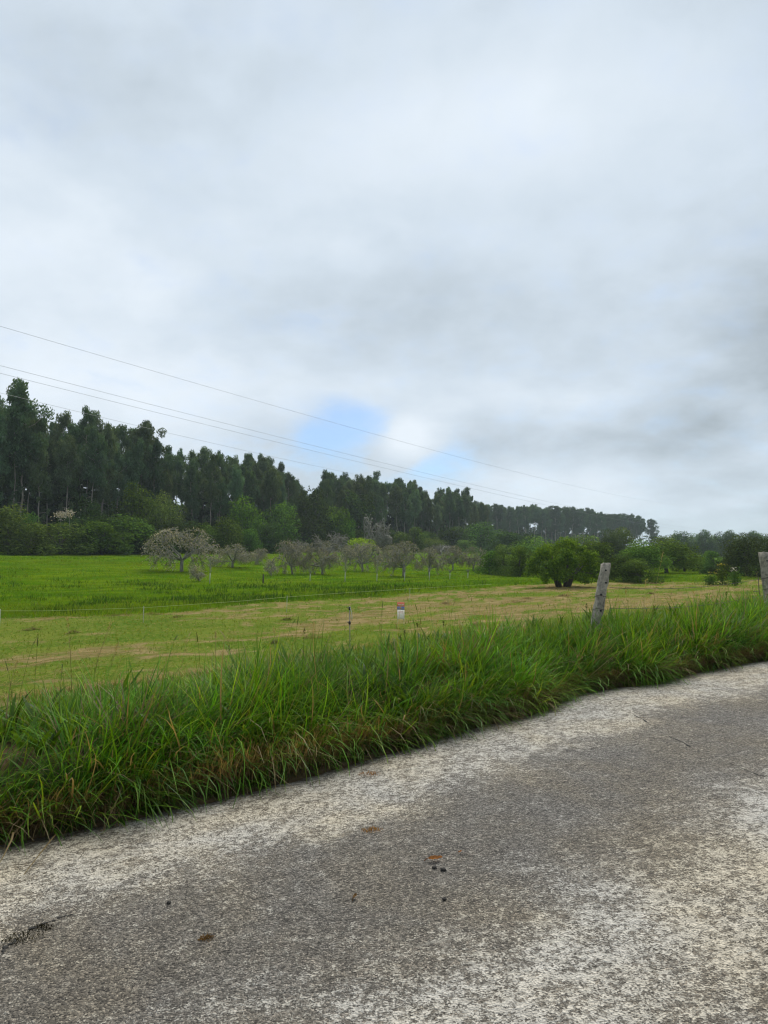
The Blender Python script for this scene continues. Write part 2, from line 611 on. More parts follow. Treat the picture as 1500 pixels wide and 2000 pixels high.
    hgt = t.m('ADD', t.m('SUBTRACT', hgt, t.m('MULTIPLY', pits, 1.0)), t.m('MULTIPLY', paste, .55))
    b = t.n('ShaderNodeBump', ins={'Height': hgt, 'Strength': 1.0, 'Distance': .012})
    t.put(p.inputs['Normal'], b.outputs[0])
    finish(t, p.outputs[0])
    return m


def build_road():
    q = np.concatenate([np.arange(-60, -8, .8), np.arange(-8, 14, .06), np.arange(14, 90, .8)])
    s = np.array([-6.2, -6.19, -5.4, -4.6, -3.8, -3.2, -2.7, -2.2, -1.8, -1.4, -1.1, -.8, -.55, -.35, -.2, -.1, -.03, 0.0, 0.004])
    Q, S = np.meshgrid(q, s)
    jag = ((fbm(Q * 6, Q * 0 + 1, 77) - .5) * .09 + (fbm(Q * 1.4, Q * 0 + 1, 78) - .5) * .10) * ss(-.5, 0, S)
    x, y = xy(Q, S + jag)
    z = SLOPE * 30 * np.tanh(x / 30) + .012 * (fbm(x * .8, y * .8, 55) - .5) - .025 * ss(-.25, 0, S)
    z[0] -= .15; z[-1] -= .15
    V = np.stack([x, y, z], -1).reshape(-1, 3)
    nq = len(q)
    i = np.arange(len(s) - 1)[:, None] * nq; j = np.arange(nq - 1)[None]
    Fq = np.stack([i + j, i + j + 1, i + nq + j + 1, i + nq + j], -1).reshape(-1, 4)
    mb = MB(); mb.add(V, Fq)
    o = mb.build('road', road_material(), smooth=True, attrs={'across': S.ravel()})
    tag(o, 'worn concrete lane with exposed pebbles', None, kind='structure')


build_road()


# ------------------------------------------------------------------ grass blades
def blades(base, az, th0, th1, L, W, c0, c1, k=4, twist=0.0, taper=.12, sweep=None):
    n = len(base)
    d = np.stack([np.cos(az), np.sin(az), az * 0], 1)
    side = np.stack([-np.sin(az + twist), np.cos(az + twist), az * 0], 1)
    P = base.copy()
    rows = []; cols = []
    for i in range(k + 1):
        f = i / k
        if sweep is not None:
            a_ = az + sweep * f
            d = np.stack([np.cos(a_), np.sin(a_), az * 0], 1); side = np.stack([-np.sin(a_), np.cos(a_), az * 0], 1)
        wd = W * (1 - f ** 2.2 * (1 - taper)) * (.7 + .3 * min(1, f * 4))
        rows.append(P - side * wd[:, None] * .5)
        rows.append(P + side * wd[:, None] * .5)
        cc = c0 * (1 - f) + c1 * f
        cols += [cc, cc]
        th = th0 + th1 * (i + .5) / k
        P = P + (d * np.sin(th)[:, None] + np.array([0, 0, 1.0]) * np.cos(th)[:, None]) * (L / k)[:, None]
    V = np.stack(rows, 1).reshape(-1, 3); C = np.stack(cols, 1).reshape(-1, 3)
    b = np.arange(n)[:, None] * (2 * (k + 1)); i = np.arange(k)[None] * 2
    Fq = np.stack([b + i, b + i + 1, b + i + 3, b + i + 2], -1).reshape(-1, 4)
    return V, Fq, C


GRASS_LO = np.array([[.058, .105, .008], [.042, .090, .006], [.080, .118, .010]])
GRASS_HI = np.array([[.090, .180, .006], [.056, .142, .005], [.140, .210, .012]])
STRAW = np.array([.27, .205, .105])


def build_verge():
    rs = np.random.RandomState(5)
    nt = 1150
    q = rs.uniform(-6.5, 15, nt)
    # more tussocks close to the camera
    qc = float(qs(*on_road(575, 1518))[0])      # where the bare thatch shows under the blades
    keep = rs.rand(nt) < np.clip(1.25 - (q - 1) * .05, .35, 1)
    q = q[keep]; nt = len(q)
    s = rs.uniform(.02, 2.35, nt) ** 1.0
    s[:nt // 5] = rs.uniform(.12, .5, nt // 5)
    s = np.maximum(s, .12) + .12 * np.exp(-((q - qc) / .75) ** 2) * (s < .6)
    lum = fbm(q * .9, s * .9, 61)
    tall = fbm(q * .7 + 9, s * .9, 62)
    wx = (fbm(q * .6, s * .6, 63) - .5) * 3.2; wy = (fbm(q * .6, s * .6, 64) - .5) * 3.2
    x0, y0 = xy(q, s)
    mb = MB()
    B = []; AZ = []; T0 = []; T1 = []; LL = []; WW = []; C0 = []; C1 = []
    toroad = math.atan2(-N[1], -N[0])
    for i in range(nt):
        nb = int(rs.uniform(46, 84))
        rr = rs.uniform(.07, .20)
        a = rs.uniform(0, 2 * np.pi, nb)
        r = rr * np.sqrt(rs.rand(nb))
        bx = x0[i] + r * np.cos(a); by = y0[i] + r * np.sin(a)
        q_, s_ = qs(bx, by)
        ok = s_ > -.03
        a = a[ok]; r = r[ok]; bx = bx[ok]; by = by[ok]; nb = ok.sum()
        if nb == 0:
            continue
        edgef = float(ss(.8, 0, s[i]))
        H = (.25 + .37 * tall[i]) * (1 - .12 * edgef) * (1 - .55 * float(ss(.9, 2.2, s[i]))) * rs.uniform(.75, 1.3)
        # lean outward from the tussock, bent towards the road at the front
        vx = np.cos(a) * 1.1 + 1.5 * edgef * math.cos(toroad) + rs.normal(0, .32, nb) + wx[i]
        vy = np.sin(a) * 1.1 + 1.5 * edgef * math.sin(toroad) + rs.normal(0, .32, nb) + wy[i]
        az = np.arctan2(vy, vx)
        B.append(np.stack([bx, by, height(bx, by) - .02], 1)); AZ.append(az)
        T0.append(np.abs(rs.normal(.16 + .18 * edgef, .20, nb)) + .35 * r / rr)
        T1.append(np.abs(rs.normal(1.05 + .45 * edgef, .7, nb)))
        LL.append(H * rs.uniform(.6, 1.45, nb)); WW.append(rs.uniform(.005, .0135, nb) * (1 + .05 * max(0, y0[i] - 6)))
        kk = rs.randint(0, 3, nb)
        tone = np.array([rs.uniform(.62, 1.05), 1.06, rs.uniform(1.0, 2.0)]); v = tone * (.42 + 1.15 * lum[i]) * rs.uniform(.65, 1.35) * rs.uniform(.7, 1.35, nb)[:, None]
        top = float(ss(.6, 2.0, s[i]))
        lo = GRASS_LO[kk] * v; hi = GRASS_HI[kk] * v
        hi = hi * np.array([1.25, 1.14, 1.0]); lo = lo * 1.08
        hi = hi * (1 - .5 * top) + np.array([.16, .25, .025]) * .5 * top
        dead = rs.rand(nb) < (.05 + .07 * edgef + (.75 if rs.rand() < .045 else 0))
        lo[dead] = STRAW * rs.uniform(.35, .8); hi[dead] = STRAW * rs.uniform(.6, 1.15)
        C0.append(lo); C1.append(hi)
    f = np.concatenate
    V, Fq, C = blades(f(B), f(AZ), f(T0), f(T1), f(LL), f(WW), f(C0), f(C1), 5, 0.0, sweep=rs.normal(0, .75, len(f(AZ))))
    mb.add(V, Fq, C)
    # dead thatch hanging at the foot of the bank
    n = 34000
    q = rs.uniform(-6.5, 14, n)
    dens = .55 + ss(.38, .62, fbm(q * .7, q * 0 + 2, 71)) + 3.0 * np.exp(-((q - float(qs(*on_road(560, 1520))[0])) / .8) ** 2)
    q = q[rs.rand(n) < dens]; n = len(q)
    s = np.abs(rs.normal(.02, .10, n)) - .02
    x, y = xy(q, s)
    az = toroad + rs.normal(0, .7, n)
    c = STRAW[None] * rs.uniform(.28, 1.0, n)[:, None] * np.array([1, .96, .88])
    thk = np.exp(-((q - qc) / .9) ** 2)
    s = s + thk * rs.uniform(-.02, .16, n)
    x, y = xy(q, s)
    c = c * (1 + 1.0 * thk[:, None])
    V, Fq, C = blades(np.stack([x, y, height(x, y) + .04 * rs.rand(n)], 1), az, rs.uniform(.1, .9, n) * (1 - .6 * thk), rs.uniform(.6, 1.7, n) * (1 - .5 * thk), rs.uniform(.08, .30, n),
                      rs.uniform(.003, .007, n) * (1 + .4 * thk), c * .7, c, 4)
    mb.add(V, Fq, C)
    # short tufts breaking the line of the lane edge
    nr = 330; per = 15
    q = rs.uniform(-6.3, 14, nr); s = rs.uniform(-.035, .11, nr)
    x0, y0 = xy(q, s); n = nr * per
    x = np.repeat(x0, per) + rs.normal(0, .025, n); y = np.repeat(y0, per) + rs.normal(0, .025, n)
    dd = np.repeat(rs.rand(nr) < .3, per)
    c = np.where(dd[:, None], STRAW * .8, np.array([.062, .125, .010])) * rs.uniform(.55, 1.3, n)[:, None]
    az = np.repeat(rs.normal(toroad, .9, nr), per) + rs.normal(0, .7, n)
    V, Fq, C = blades(np.stack([x, y, height(x, y) - .015], 1), az, np.abs(rs.normal(.3, .25, n)), rs.uniform(.5, 1.6, n), rs.uniform(.07, .24, n), rs.uniform(.004, .008, n), c * .8, c * 1.1, 4)
    mb.add(V, Fq, C)
    # dock and plantain leaves between the tussocks
    nr = 150
    q = rs.uniform(-6, 13, nr); s = rs.uniform(.15, 2.4, nr)
    x0, y0 = xy(q, s)
    per = 9
    x = np.repeat(x0, per) + rs.normal(0, .03, nr * per); y = np.repeat(y0, per) + rs.normal(0, .03, nr * per)
    n = nr * per
    c = np.array([.060, .125, .012]) * rs.uniform(.6, 1.3, n)[:, None] * np.repeat(rs.uniform(.7, 1.3, nr), per)[:, None]
    V, Fq, C = blades(np.stack([x, y, height(x, y) + .05], 1), rs.uniform(0, 6.28, n), rs.uniform(.1, .6, n), rs.uniform(.5, 1.4, n), rs.uniform(.14, .36, n), rs.uniform(.025, .055, n), c * .9, c, 5, 0.0, .08)
    mb.add(V, Fq, C)
    # flowering grass culms above the leaves, green and straw
    n = 230
    q = rs.uniform(-6, 14, n); s = rs.uniform(.3, 2.4, n); x, y = xy(q, s)
    dry_ = rs.rand(n) < .45
    c = np.where(dry_[:, None], STRAW * .95, np.array([.075, .105, .025])) * rs.uniform(.6, 1.2, n)[:, None]
    az = rs.uniform(0, 6.28, n); L = rs.uniform(.45, .85, n) * (1 - .25 * ss(1, 2.4, s))
    t0 = np.abs(rs.normal(.08, .12, n)); t1 = np.abs(rs.normal(.4, .3, n))
    b0 = np.stack([x, y, height(x, y)], 1)
    V, Fq, C = blades(b0, az, t0, t1, L, np.full(n, .003), c, c, 5, 0.0, .8)
    mb.add(V, Fq, C)
    tip = (V.reshape(n, 12, 3)[:, 10] + V.reshape(n, 12, 3)[:, 11]) / 2
    V, Fq, C = blades(tip - [0, 0, .02], az, t0 + t1, t1, rs.uniform(.04, .13, n), rs.uniform(.005, .012, n), c * .9, c, 3, 0.0, .2)
    mb.add(V, Fq, C)
    # clippings, dead blades and grit washed onto the lane edge
    n = 5200
    q = rs.uniform(-6.5, 14, n); s = -np.abs(rs.normal(0, .11, n)) + .01
    keep = rs.rand(n) < .3 + ss(.4, .65, fbm(q * 1.6, q * 0 + 5, 73)); q = q[keep]; s = s[keep]; n = len(q)
    x, y = xy(q, s)
    c = np.where((rs.rand(n) < .55)[:, None], STRAW * .7, np.array([.05, .036, .02])) * rs.uniform(.5, 1.3, n)[:, None]
    z = SLOPE * 30 * np.tanh(x / 30) + .012 * (fbm(x * .8, y * .8, 55) - .5) - .025 * ss(-.25, 0, s) + .006
    V, Fq, C = blades(np.stack([x, y, z], 1), rs.uniform(0, 6.28, n), np.full(n, 1.45), np.full(n, .1), rs.uniform(.008, .05, n), rs.uniform(.003, .008, n), c, c, 2, 0.0, .5)
    mb.add(V, Fq, C)
    o = mb.build('grass_verge', M_verge)
    tag(o, 'long uncut grass on the bank between lane and field', 'grass', kind='stuff')
    # thinner short grass behind the bank
    n = 34000
    q = rs.uniform(-8, 22, n); s = rs.uniform(1.9, 5.6, n)
    x, y = xy(q, s)
    ok = (y > 3) & (np.abs(x) < .62 * y + 1) & (rs.rand(n) < ss(6.2, 2.4, s))
    x = x[ok]; y = y[ok]; s = s[ok]; n = len(x)
    mb = MB()
    kk = rs.randint(0, 3, n); v = rs.uniform(.8, 1.3, n)[:, None]
    lo = GRASS_LO[kk] * v; hi = (GRASS_HI[kk] * .6 + np.array([.15, .18, .045]) * .4) * v
    dd = rs.rand(n) < .16
    lo[dd] = STRAW * .7; hi[dd] = STRAW
    L = rs.uniform(.08, .26, n) * (1 - .75 * ss(2.2, 4.6, s)) * (.6 + .8 * fbm(x * .8, y * .8, 66))
    V, Fq, C = blades(np.stack([x, y, height(x, y) - .01], 1), rs.uniform(0, 6.28, n), np.abs(rs.normal(.2, .2, n)), np.abs(rs.normal(.7, .5, n)), L,
                      rs.uniform(.004, .008, n) * (1 + .06 * np.maximum(0, y - 7)), lo, hi, 3)
    mb.add(V, Fq, C)
    tag(mb.build('field_margin_grass', M_verge), 'thin yellowish grass along the field margin behind the bank', 'grass', kind='stuff')


build_verge()


def build_meadow():
    rs = np.random.RandomState(8)
    # --- mown field: stubble and lying straw
    n = 110000
    d = np.exp(rs.uniform(math.log(7.0), math.log(75), n)); a = rs.uniform(-.60, .60, n)
    x = a * d; y = d
    q, s = qs(x, y)
    ok = (s > 3.4) & (s < bound(q) + .1)
    x = x[ok]; y = y[ok]; d = d[ok]; q = q[ok]; s = s[ok]; n = len(x)
    dr = dryness(x, y)
    lushp = fbm(x * .35, y * .35, 41)
    green = np.array([.070, .155, .012])[None] * (1 - lushp)[:, None] + np.array([.18, .215, .035])[None] * lushp[:, None]
    st = STRAW[None] * rs.uniform(.7, 1.5, n)[:, None] * np.array([1, .94, .86])
    green = green * (.60 + .80 * fbm(x * .7, y * .9, 49, 3))[:, None]
    isd = rs.rand(n) < (.10 + .72 * dr)
    c = np.where(isd[:, None], st, green * rs.uniform(.75, 1.3, n)[:, None])
    L = np.where(isd, rs.uniform(.06, .20, n), rs.uniform(.03, .085, n)) * (1 + .012 * d)
    th0 = np.where(isd, rs.uniform(1.1, 1.5, n), np.abs(rs.normal(.8, .35, n)))
    W = np.where(isd, .0007, .00085) * np.maximum(d, 9) * rs.uniform(.7, 1.4, n)
    mow = math.atan2(T[1], T[0])
    az = np.where(isd, mow + rs.normal(0, .7, n) + np.pi * (rs.rand(n) < .5), rs.uniform(0, 6.28, n))
    z = height(x, y) + np.where(isd, rs.uniform(.01, .05, n), -.005)
    V, Fq, C = blades(np.stack([x, y, z], 1), az, th0, np.full(n, .25), L, W, c * .9, c, 2, 0.0, .3)
    mb = MB(); mb.add(V, Fq, C)
    # darker heaps of cut grass
    n = 2600
    nh = 10
    hd = np.exp(rs.uniform(math.log(11), math.log(48), nh)); ha = rs.uniform(-.58, .58, nh)
    hx = ha * hd; hq, hs = qs(hx, hd)
    okh = (hs > 4.5) & (hs < bound(hq) - .4)
    hx = hx[okh]; hd = hd[okh]
    # windrow heaps seen in the photograph
    for (u, v) in [(140, 1238), (228, 1203), (60, 1232), (535, 1258), (610, 1247), (1030, 1170), (1010, 1176), (940, 1165), (1100, 1165), (1270, 1160), (870, 1180), (930, 1222), (1220, 1150), (300, 1200), (345, 1207)]:
        p = hit(u, v); hx = np.append(hx, p[0]); hd = np.append(hd, p[1])
    hi_ = rs.randint(0, len(hx), n)
    sz = (.03 + .006 * hd[hi_]) * rs.uniform(.4, 1.5, len(hx))[hi_]
    tt = rs.normal(0, 1.0, n) * sz * 1.6; nn = rs.normal(0, .45, n) * sz
    x = hx[hi_] + T[0] * tt + N[0] * nn; y = hd[hi_] + T[1] * tt + N[1] * nn
    hv = rs.rand(len(hx))[hi_][:, None]
    c = (np.array([.075, .058, .03]) * (1 - hv) + np.array([.24, .175, .085]) * hv) * rs.uniform(.6, 1.3, n)[:, None]
    z = height(x, y) + rs.rand(n) * np.exp(-(tt / sz / 1.8) ** 2) * .10
    V, Fq, C = blades(np.stack([x, y, z], 1), mow + rs.normal(0, 1.0, n), rs.uniform(1.05, 1.6, n), rs.uniform(0, .4, n), rs.uniform(.08, .2, n), .0007 * np.maximum(y, 9) * rs.uniform(.7, 1.5, n), c, c, 2)
    mb.add(V, Fq, C)
    tag(mb.build('mown_grass', M_grass), 'short mown grass with lying straw and cut heaps', 'grass', kind='stuff')
    # --- tall green meadow beyond the mown field
    n = 230000
    d = np.exp(rs.uniform(math.log(21), math.log(130), n)); a = rs.uniform(-.62, .62, n)
    x = a * d; y = d
    q, s = qs(x, y)
    ww = x * WN[0] + y * WN[1]
    ok = (s > bound(q) - .15) & (ww < 98)
    x = x[ok]; y = y[ok]; d = d[ok]; q = q[ok]; s = s[ok]; n = len(x)
    lushp = fbm(x * .12, y * .12, 43, 4)
    rush = ss(.50, .60, .45 * fbm(x * .10 + 4, y * .22, 44, 4) + .55 * fbm(x * .45, y * .55, 47, 3)) * ss(64, 46, d) * ss(0, 2.5, s - bound(q))
    g1 = np.array([.054, .135, .010]); g2 = np.array([.155, .220, .020])
    lushp = ss(.3, .7, lushp * .6 + .4 * fbm(x * .05 + 3, y * .16, 46, 3))
    c = g1[None] * (1 - lushp)[:, None] + g2[None] * lushp[:, None]
    c = c * (.40 + 1.2 * (.6 * fbm(x * .33, y * .42, 48, 3) + .4 * fbm(x * .07, y * .2, 50, 3)))[:, None]
    isr = rs.rand(n) < rush * .85
    c = np.where(isr[:, None], np.array([.034, .080, .010])[None], c) * rs.uniform(.82, 1.2, n)[:, None]
    ye = rs.rand(n) < .04
    c[ye] = np.array([.16, .17, .06])
    near = ss(8, 0, s - bound(q))
    L = np.where(isr, rs.uniform(.18, .42, n), rs.uniform(.07, .22, n)) * (.6 + .8 * fbm(x * .5, y * .5, 45)) * (.9 + .6 * near)
    W = .00065 * d * rs.uniform(.7, 1.4, n)
    V, Fq, C = blades(np.stack([x, y, height(x, y) - .02], 1), rs.uniform(0, 6.28, n), np.abs(rs.normal(.3, .25, n)), np.abs(rs.normal(.8, .5, n)), L, W, c * .9, c * 1.05, 2)
    mb = MB(); mb.add(V, Fq, C)
    tag(mb.build('meadow_grass', M_grass), 'tall bright green meadow grass with darker rush clumps', 'grass', kind='stuff')


build_meadow()


# ------------------------------------------------------------------ trees: mesh makers
def euc_mesh(seed):
    """slender plantation eucalyptus, 26 m tall: bare trunk, hanging leaf sprays in clumps"""
    rs = np.random.RandomState(seed)
    H = 26.0
    n = 12
    zz = np.linspace(-1.5, H * .95, n)
    bend = np.cumsum(rs.normal(0, .16, (n, 2)), 0)
    bend -= np.outer(np.linspace(0, 1, n), bend[-1] * .4)
    tp = np.column_stack([bend, zz])
    wood = MB()
    wood.add(*tube(tp, np.linspace(.19, .03, n), 6))
    def trunk(z):
        return np.array([np.interp(z, zz, tp[:, 0]), np.interp(z, zz, tp[:, 1]), z])
    cl = []
    base = H * rs.uniform(.36, .60)
    nb = rs.randint(22, 28)
    for i in range(nb):
        f = (i + rs.rand() * .8) / nb
        z = base + (H * .93 - base) * f
        a = rs.uniform(0, 2 * np.pi)
        prof = (.35 + .65 * math.sin(math.pi * min(1, f * .85 + .18)) ) * rs.uniform(.55, 1.15)
        ln = 2.5 * prof
        p0 = trunk(z)
        p2 = p0 + np.array([math.cos(a) * ln, math.sin(a) * ln, ln * rs.uniform(.35, .95)])
        p1 = (p0 + p2) / 2 + np.array([0, 0, -.15 * ln])
        wood.add(*tube([p0, p1, p2], [.08 * (1 - f * .6), .05, .02], 4, False))
        cl.append((p2, rs.uniform(.75, 1.35) * (1.1 - .35 * f)))
        if rs.rand() < .75:
            cl.append((p1 + rs.normal(0, .4, 3), rs.uniform(.6, 1.0)))
        if rs.rand() < .5:
            cl.append((p2 + rs.normal(0, .8, 3), rs.uniform(.5, .9)))
    top = trunk(H * .95)
    for k in range(4):
        cl.append((top + np.array([rs.normal(0, .5), rs.normal(0, .5), rs.uniform(-1.4, .9)]), rs.uniform(.5, .85)))
    for k in range(rs.randint(5, 12)):           # dead or shaded sprays low on the trunk
        z = H * rs.uniform(.18, .46); a = rs.uniform(0, 6.28); ln = rs.uniform(.6, 2.0)
        p0 = trunk(z); p2 = p0 + np.array([math.cos(a) * ln, math.sin(a) * ln, .3])
        wood.add(*tube([p0, (p0 + p2) / 2, p2], [.04, .03, .015], 4, False))
        cl.append((p2, rs.uniform(.4, .7)))
    lf = MB()
    for c, r in cl:
        m = int(110 * r ** 1.6 + 34)
        d = rand_dirs(m, rs)
        rad = r * 1.12 * rs.rand(m) ** .55
        C = c + d * rad[:, None] * np.array([1, 1, 1.25])
        A = unit(np.column_stack([rs.normal(0, .55, m), rs.normal(0, .55, m), -np.abs(rs.normal(.9, .4, m))]))
        B = unit(np.cross(A, rand_dirs(m, rs)))
        L = rs.uniform(.35, .80, m); W = rs.uniform(.12, .26, m)
        v = rs.uniform(.7, 1.3, m)[:, None] * rs.uniform(.8, 1.2)
        col = np.array([.074, .118, .062]) * v
        V, Fq = leaves(C, L, W, A, B)
        lf.add(V, Fq, np.repeat(col, 4, 0))
    return wood.mesh('eucalyptus_trunk', M_euc_bark, True), lf.mesh('eucalyptus_crown', M_leaf)


def broad_mesh(seed, nleaf=3600, leaf=.045, skirt=0.0, colour=(.045, .085, .025), lobes=14, trunk=True, hi=(1.6, 1.5, 1.2)):
    """broadleaf crown in a box of width 1 (x, y -.5...5) and height 1; skirt 1 = foliage to the ground"""
    rs = np.random.RandomState(seed)
    lo = .30 * (1 - skirt)
    L = []
    for i in range(lobes):
        a = rs.uniform(0, 2 * np.pi); rr = .34 * math.sqrt(rs.rand())
        z = rs.uniform(lo + .12, .86)
        lim = math.sqrt(max(.05, 1 - ((z - .45) / .55) ** 2)) if z > .45 else (.75 + .25 * z / .45)
        L.append((np.array([rr * lim * math.cos(a), rr * lim * math.sin(a), z]), rs.uniform(.13, .22) * (1.1 - .3 * (z > .7))))
    L.append((np.array([rs.normal(0, .05), rs.normal(0, .05), .80]), .19))
    L.append((np.array([0, 0, .5]), .30))
    if skirt > .5:
        for i in range(6):
            a = i * 1.05 + rs.rand(); L.append((np.array([.32 * math.cos(a), .32 * math.sin(a), .16]), .17))
    lf = MB()
    tot = sum(r ** 2 for _, r in L); lobe_tone = rs.uniform(.65, 1.45, len(L)); li = 0
    for c, r in L:
        m = int(nleaf * r ** 2 / tot)
        d = rand_dirs(m, rs)
        # twiggy unevenness
        rad = r * (.55 + .5 * rs.rand(m) ** .6) * (1 + .35 * (vnoise(d[:, 0] * 3 + 7, d[:, 1] * 3 + d[:, 2] * 2.1, seed) - .5))
        C = c + d * rad[:, None]
        C[:, 2] = np.maximum(C[:, 2], .01 + .03 * rs.rand(m))
        nrm = unit(d + rs.normal(0, .6, (m, 3)) + np.array([0, 0, .35]))
        A = unit(np.cross(nrm, rand_dirs(m, rs))); B = np.cross(nrm, A)
        v = rs.uniform(.65, 1.35, m)[:, None] * lobe_tone[li]; li += 1
        new = (rs.rand(m) < .06 + .5 * np.clip(C[:, 2], 0, 1) ** 2)[:, None]  # young leaves, more of them higher up: lit tops put into the colour
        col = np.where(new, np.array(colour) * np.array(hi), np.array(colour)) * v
        V, Fq = leaves(C, leaf * rs.uniform(.7, 1.5, m), leaf * rs.uniform(.45, .9, m), A, B)
        lf.add(V, Fq, np.repeat(col, 4, 0))
    wd = MB()
    p = np.array([[0, 0, -.05], [.01, 0, .12], [0, .01, .30], [-.01, 0, .55]])
    wd.add(*tube(p, [.034, .026, .022, .012], 6))
    for c, r in L[:9]:
        p0 = np.array([0, 0, rs.uniform(.14, .35)])
        wd.add(*tube([p0, (p0 + c) / 2 + np.array([0, 0, -.02]), c], [.014, .010, .004], 4, False))
    return wd.mesh('broadleaf_trunk', M_dark_bark, True), lf.mesh('broadleaf_crown', M_leaf)


def orchard_mesh(seed, H=3.8, Wd=6.4, bloom=(.42, .37, .33), nb=2000, green=.25, leaf=.13, twigs=6, lean=0.0):
    """old open apple tree: short trunk, wide forking limbs, grey twigs, blossom and young leaves along them"""
    rs = np.random.RandomState(seed)
    wd = MB(); tips = []
    r0 = .16 * H / 3.8
    fork = np.array([lean * .9, rs.normal(0, .06), .28 * H])
    wd.add(*tube([[0, 0, -.3], [lean * .3, .02, .13 * H], fork], [r0 * 1.25, r0, r0 * .9], 6))
    def grow(p, d, ln, r, lev):
        n = 4
        pts = [p]
        dd = d.copy()
        for i in range(n):
            dd = unit(dd + rs.normal(0, .18, 3) + np.array([0, 0, (0, .06, -.10, -.22)[lev]]))
            pts.append(pts[-1] + dd * ln / n)
        pts = np.array(pts)
        # keep within the crown's dome
        e = np.sqrt((pts[:, 0] / (Wd / 2)) ** 2 + (pts[:, 1] / (Wd / 2)) ** 2 + (np.maximum(0, pts[:, 2] - .35 * H) / (.66 * H)) ** 2)
        k = np.minimum(1, 1 / np.maximum(e, 1e-6))
        c0 = np.array([0, 0, .35 * H])
        pts = c0 + (pts - c0) * np.where(e > 1, k ** .8, 1)[:, None]
        wd.add(*tube(pts, np.linspace(r, r * .55, n + 1), 5 if lev < 2 else 3, False), )
        if lev >= 3:
            tips.append(pts)
            return
        kids = [0, 7, twigs + 1, 0][lev]
        for k in range(kids):
            f = rs.uniform(.25, 1.0)
            i = min(n - 1, int(f * n)); q = pts[i] * (1 - (f * n - i)) + pts[min(n, i + 1)] * (f * n - i)
            nd = unit(dd + rs.normal(0, .75, 3) + np.array([0, 0, .1]))
            grow(q, nd, ln * rs.uniform(.5, .75), r * .5, lev + 1)
    for k in range(7):
        a = k * 2 * np.pi / 7 + rs.uniform(-.4, .4)
        el = rs.uniform(.12, .95)
        grow(fork - np.array([0, 0, .08]), np.array([math.cos(a) * math.cos(el), math.sin(a) * math.cos(el), math.sin(el)]), Wd * rs.uniform(.34, .46), r0 * .55, 0 + 1)
    tips = np.array(tips)
    # stretch the grown crown to the intended width and height
    ex = np.percentile(np.abs(tips[..., 0]), 98), np.percentile(np.abs(tips[..., 1]), 98), np.percentile(tips[..., 2], 99)
    kx, ky, kz = Wd * .5 / ex[0], Wd * .5 / ex[1], (H - .3 * H) / max(.1, ex[2] - .3 * H)
    def fit(p):
        p = p.copy(); up = np.maximum(0, p[..., 2] - .3 * H)
        far = ss(.1 * H, .35 * H, p[..., 2])
        p[..., 0] *= 1 + (kx - 1) * far; p[..., 1] *= 1 + (ky - 1) * far
        p[..., 2] += up * (kz - 1)
        return p
    wd.V = [fit(v_) for v_ in wd.V]; tips = fit(tips)
    fl = MB()
    ti = rs.randint(0, len(tips), nb); f = rs.rand(nb) * 3.99; i = f.astype(int); g = (f - i)[:, None]
    C = tips[ti, i] * (1 - g) + tips[ti, i + 1] * g + rs.normal(0, .11, (nb, 3))
    A = rand_dirs(nb, rs); B = unit(np.cross(A, rand_dirs(nb, rs)))
    isg = (rs.rand(nb) < green)[:, None]
    col = np.where(isg, np.array([.11, .14, .05]), np.array(bloom)) * rs.uniform(.6, 1.3, nb)[:, None]
    V, Fq = leaves(C, leaf * rs.uniform(.6, 1.3, nb), leaf * rs.uniform(.5, .9, nb), A, B)
    fl.add(V, Fq, np.repeat(col, 4, 0))
    return wd.mesh('orchard_branches', M_grey_bark), fl.mesh('orchard_blossom', M_blossom)


def place(kind, meshes, names, loc, rz, sc, label, cat, group=None, tint=None, tilt=0.0):
    o = empty(kind, loc, rz, sc)
    if tilt:
        o.rotation_euler = (0, tilt, rz)
    tag(o, label, cat, group)
    for me, nm in zip(meshes, names):
        c = link(nm, me, o)
        if tint is not None and nm in ('crown', 'blossom', 'foliage'):
            c.color = (*tint, 1)
    return o


# ------------------------------------------------------------------ the eucalyptus plantation
SKX = [-60, 0, 35, 70, 110, 160, 200, 240, 275, 310, 330, 360, 395, 430, 455, 485, 505, 530, 545, 575, 600, 615, 640, 680, 720, 765, 800, 850, 875, 920, 945]
SKY = [770, 772, 745, 775, 800, 790, 810, 835, 825, 850, 855, 870, 860, 880, 888, 890, 888, 890, 905, 925, 950, 945, 915, 925, 922, 935, 938, 955, 950, 955, 960]
EUC = [euc_mesh(100 + i) for i in range(9)]


def sky_height(x, y, sx=SKX, sy=SKY):
    u = 750 + F * x / y
    v = np.interp(u, sx, sy)
    d = ray(u, v)
    return CAMZ + d[2] / d[1] * y - float(height(x, y))


ZONES = [(-99, 75, 'above the olive bushes'), (75, 160, 'above the two pale plumes'), (160, 245, 'left of the broad domed crown'),
         (245, 330, 'around the broad domed crown'), (330, 430, 'above the second apple tree'), (430, 560, 'left of the skyline dip'),
         (560, 660, 'above the twin apple trees'), (660, 740, 'behind the tall bare tree'), (740, 830, 'behind the conical bush'),
         (830, 999, 'at the step in the skyline')]


def zone(u):
    return next(z for a, b, z in ZONES if a <= u < b)


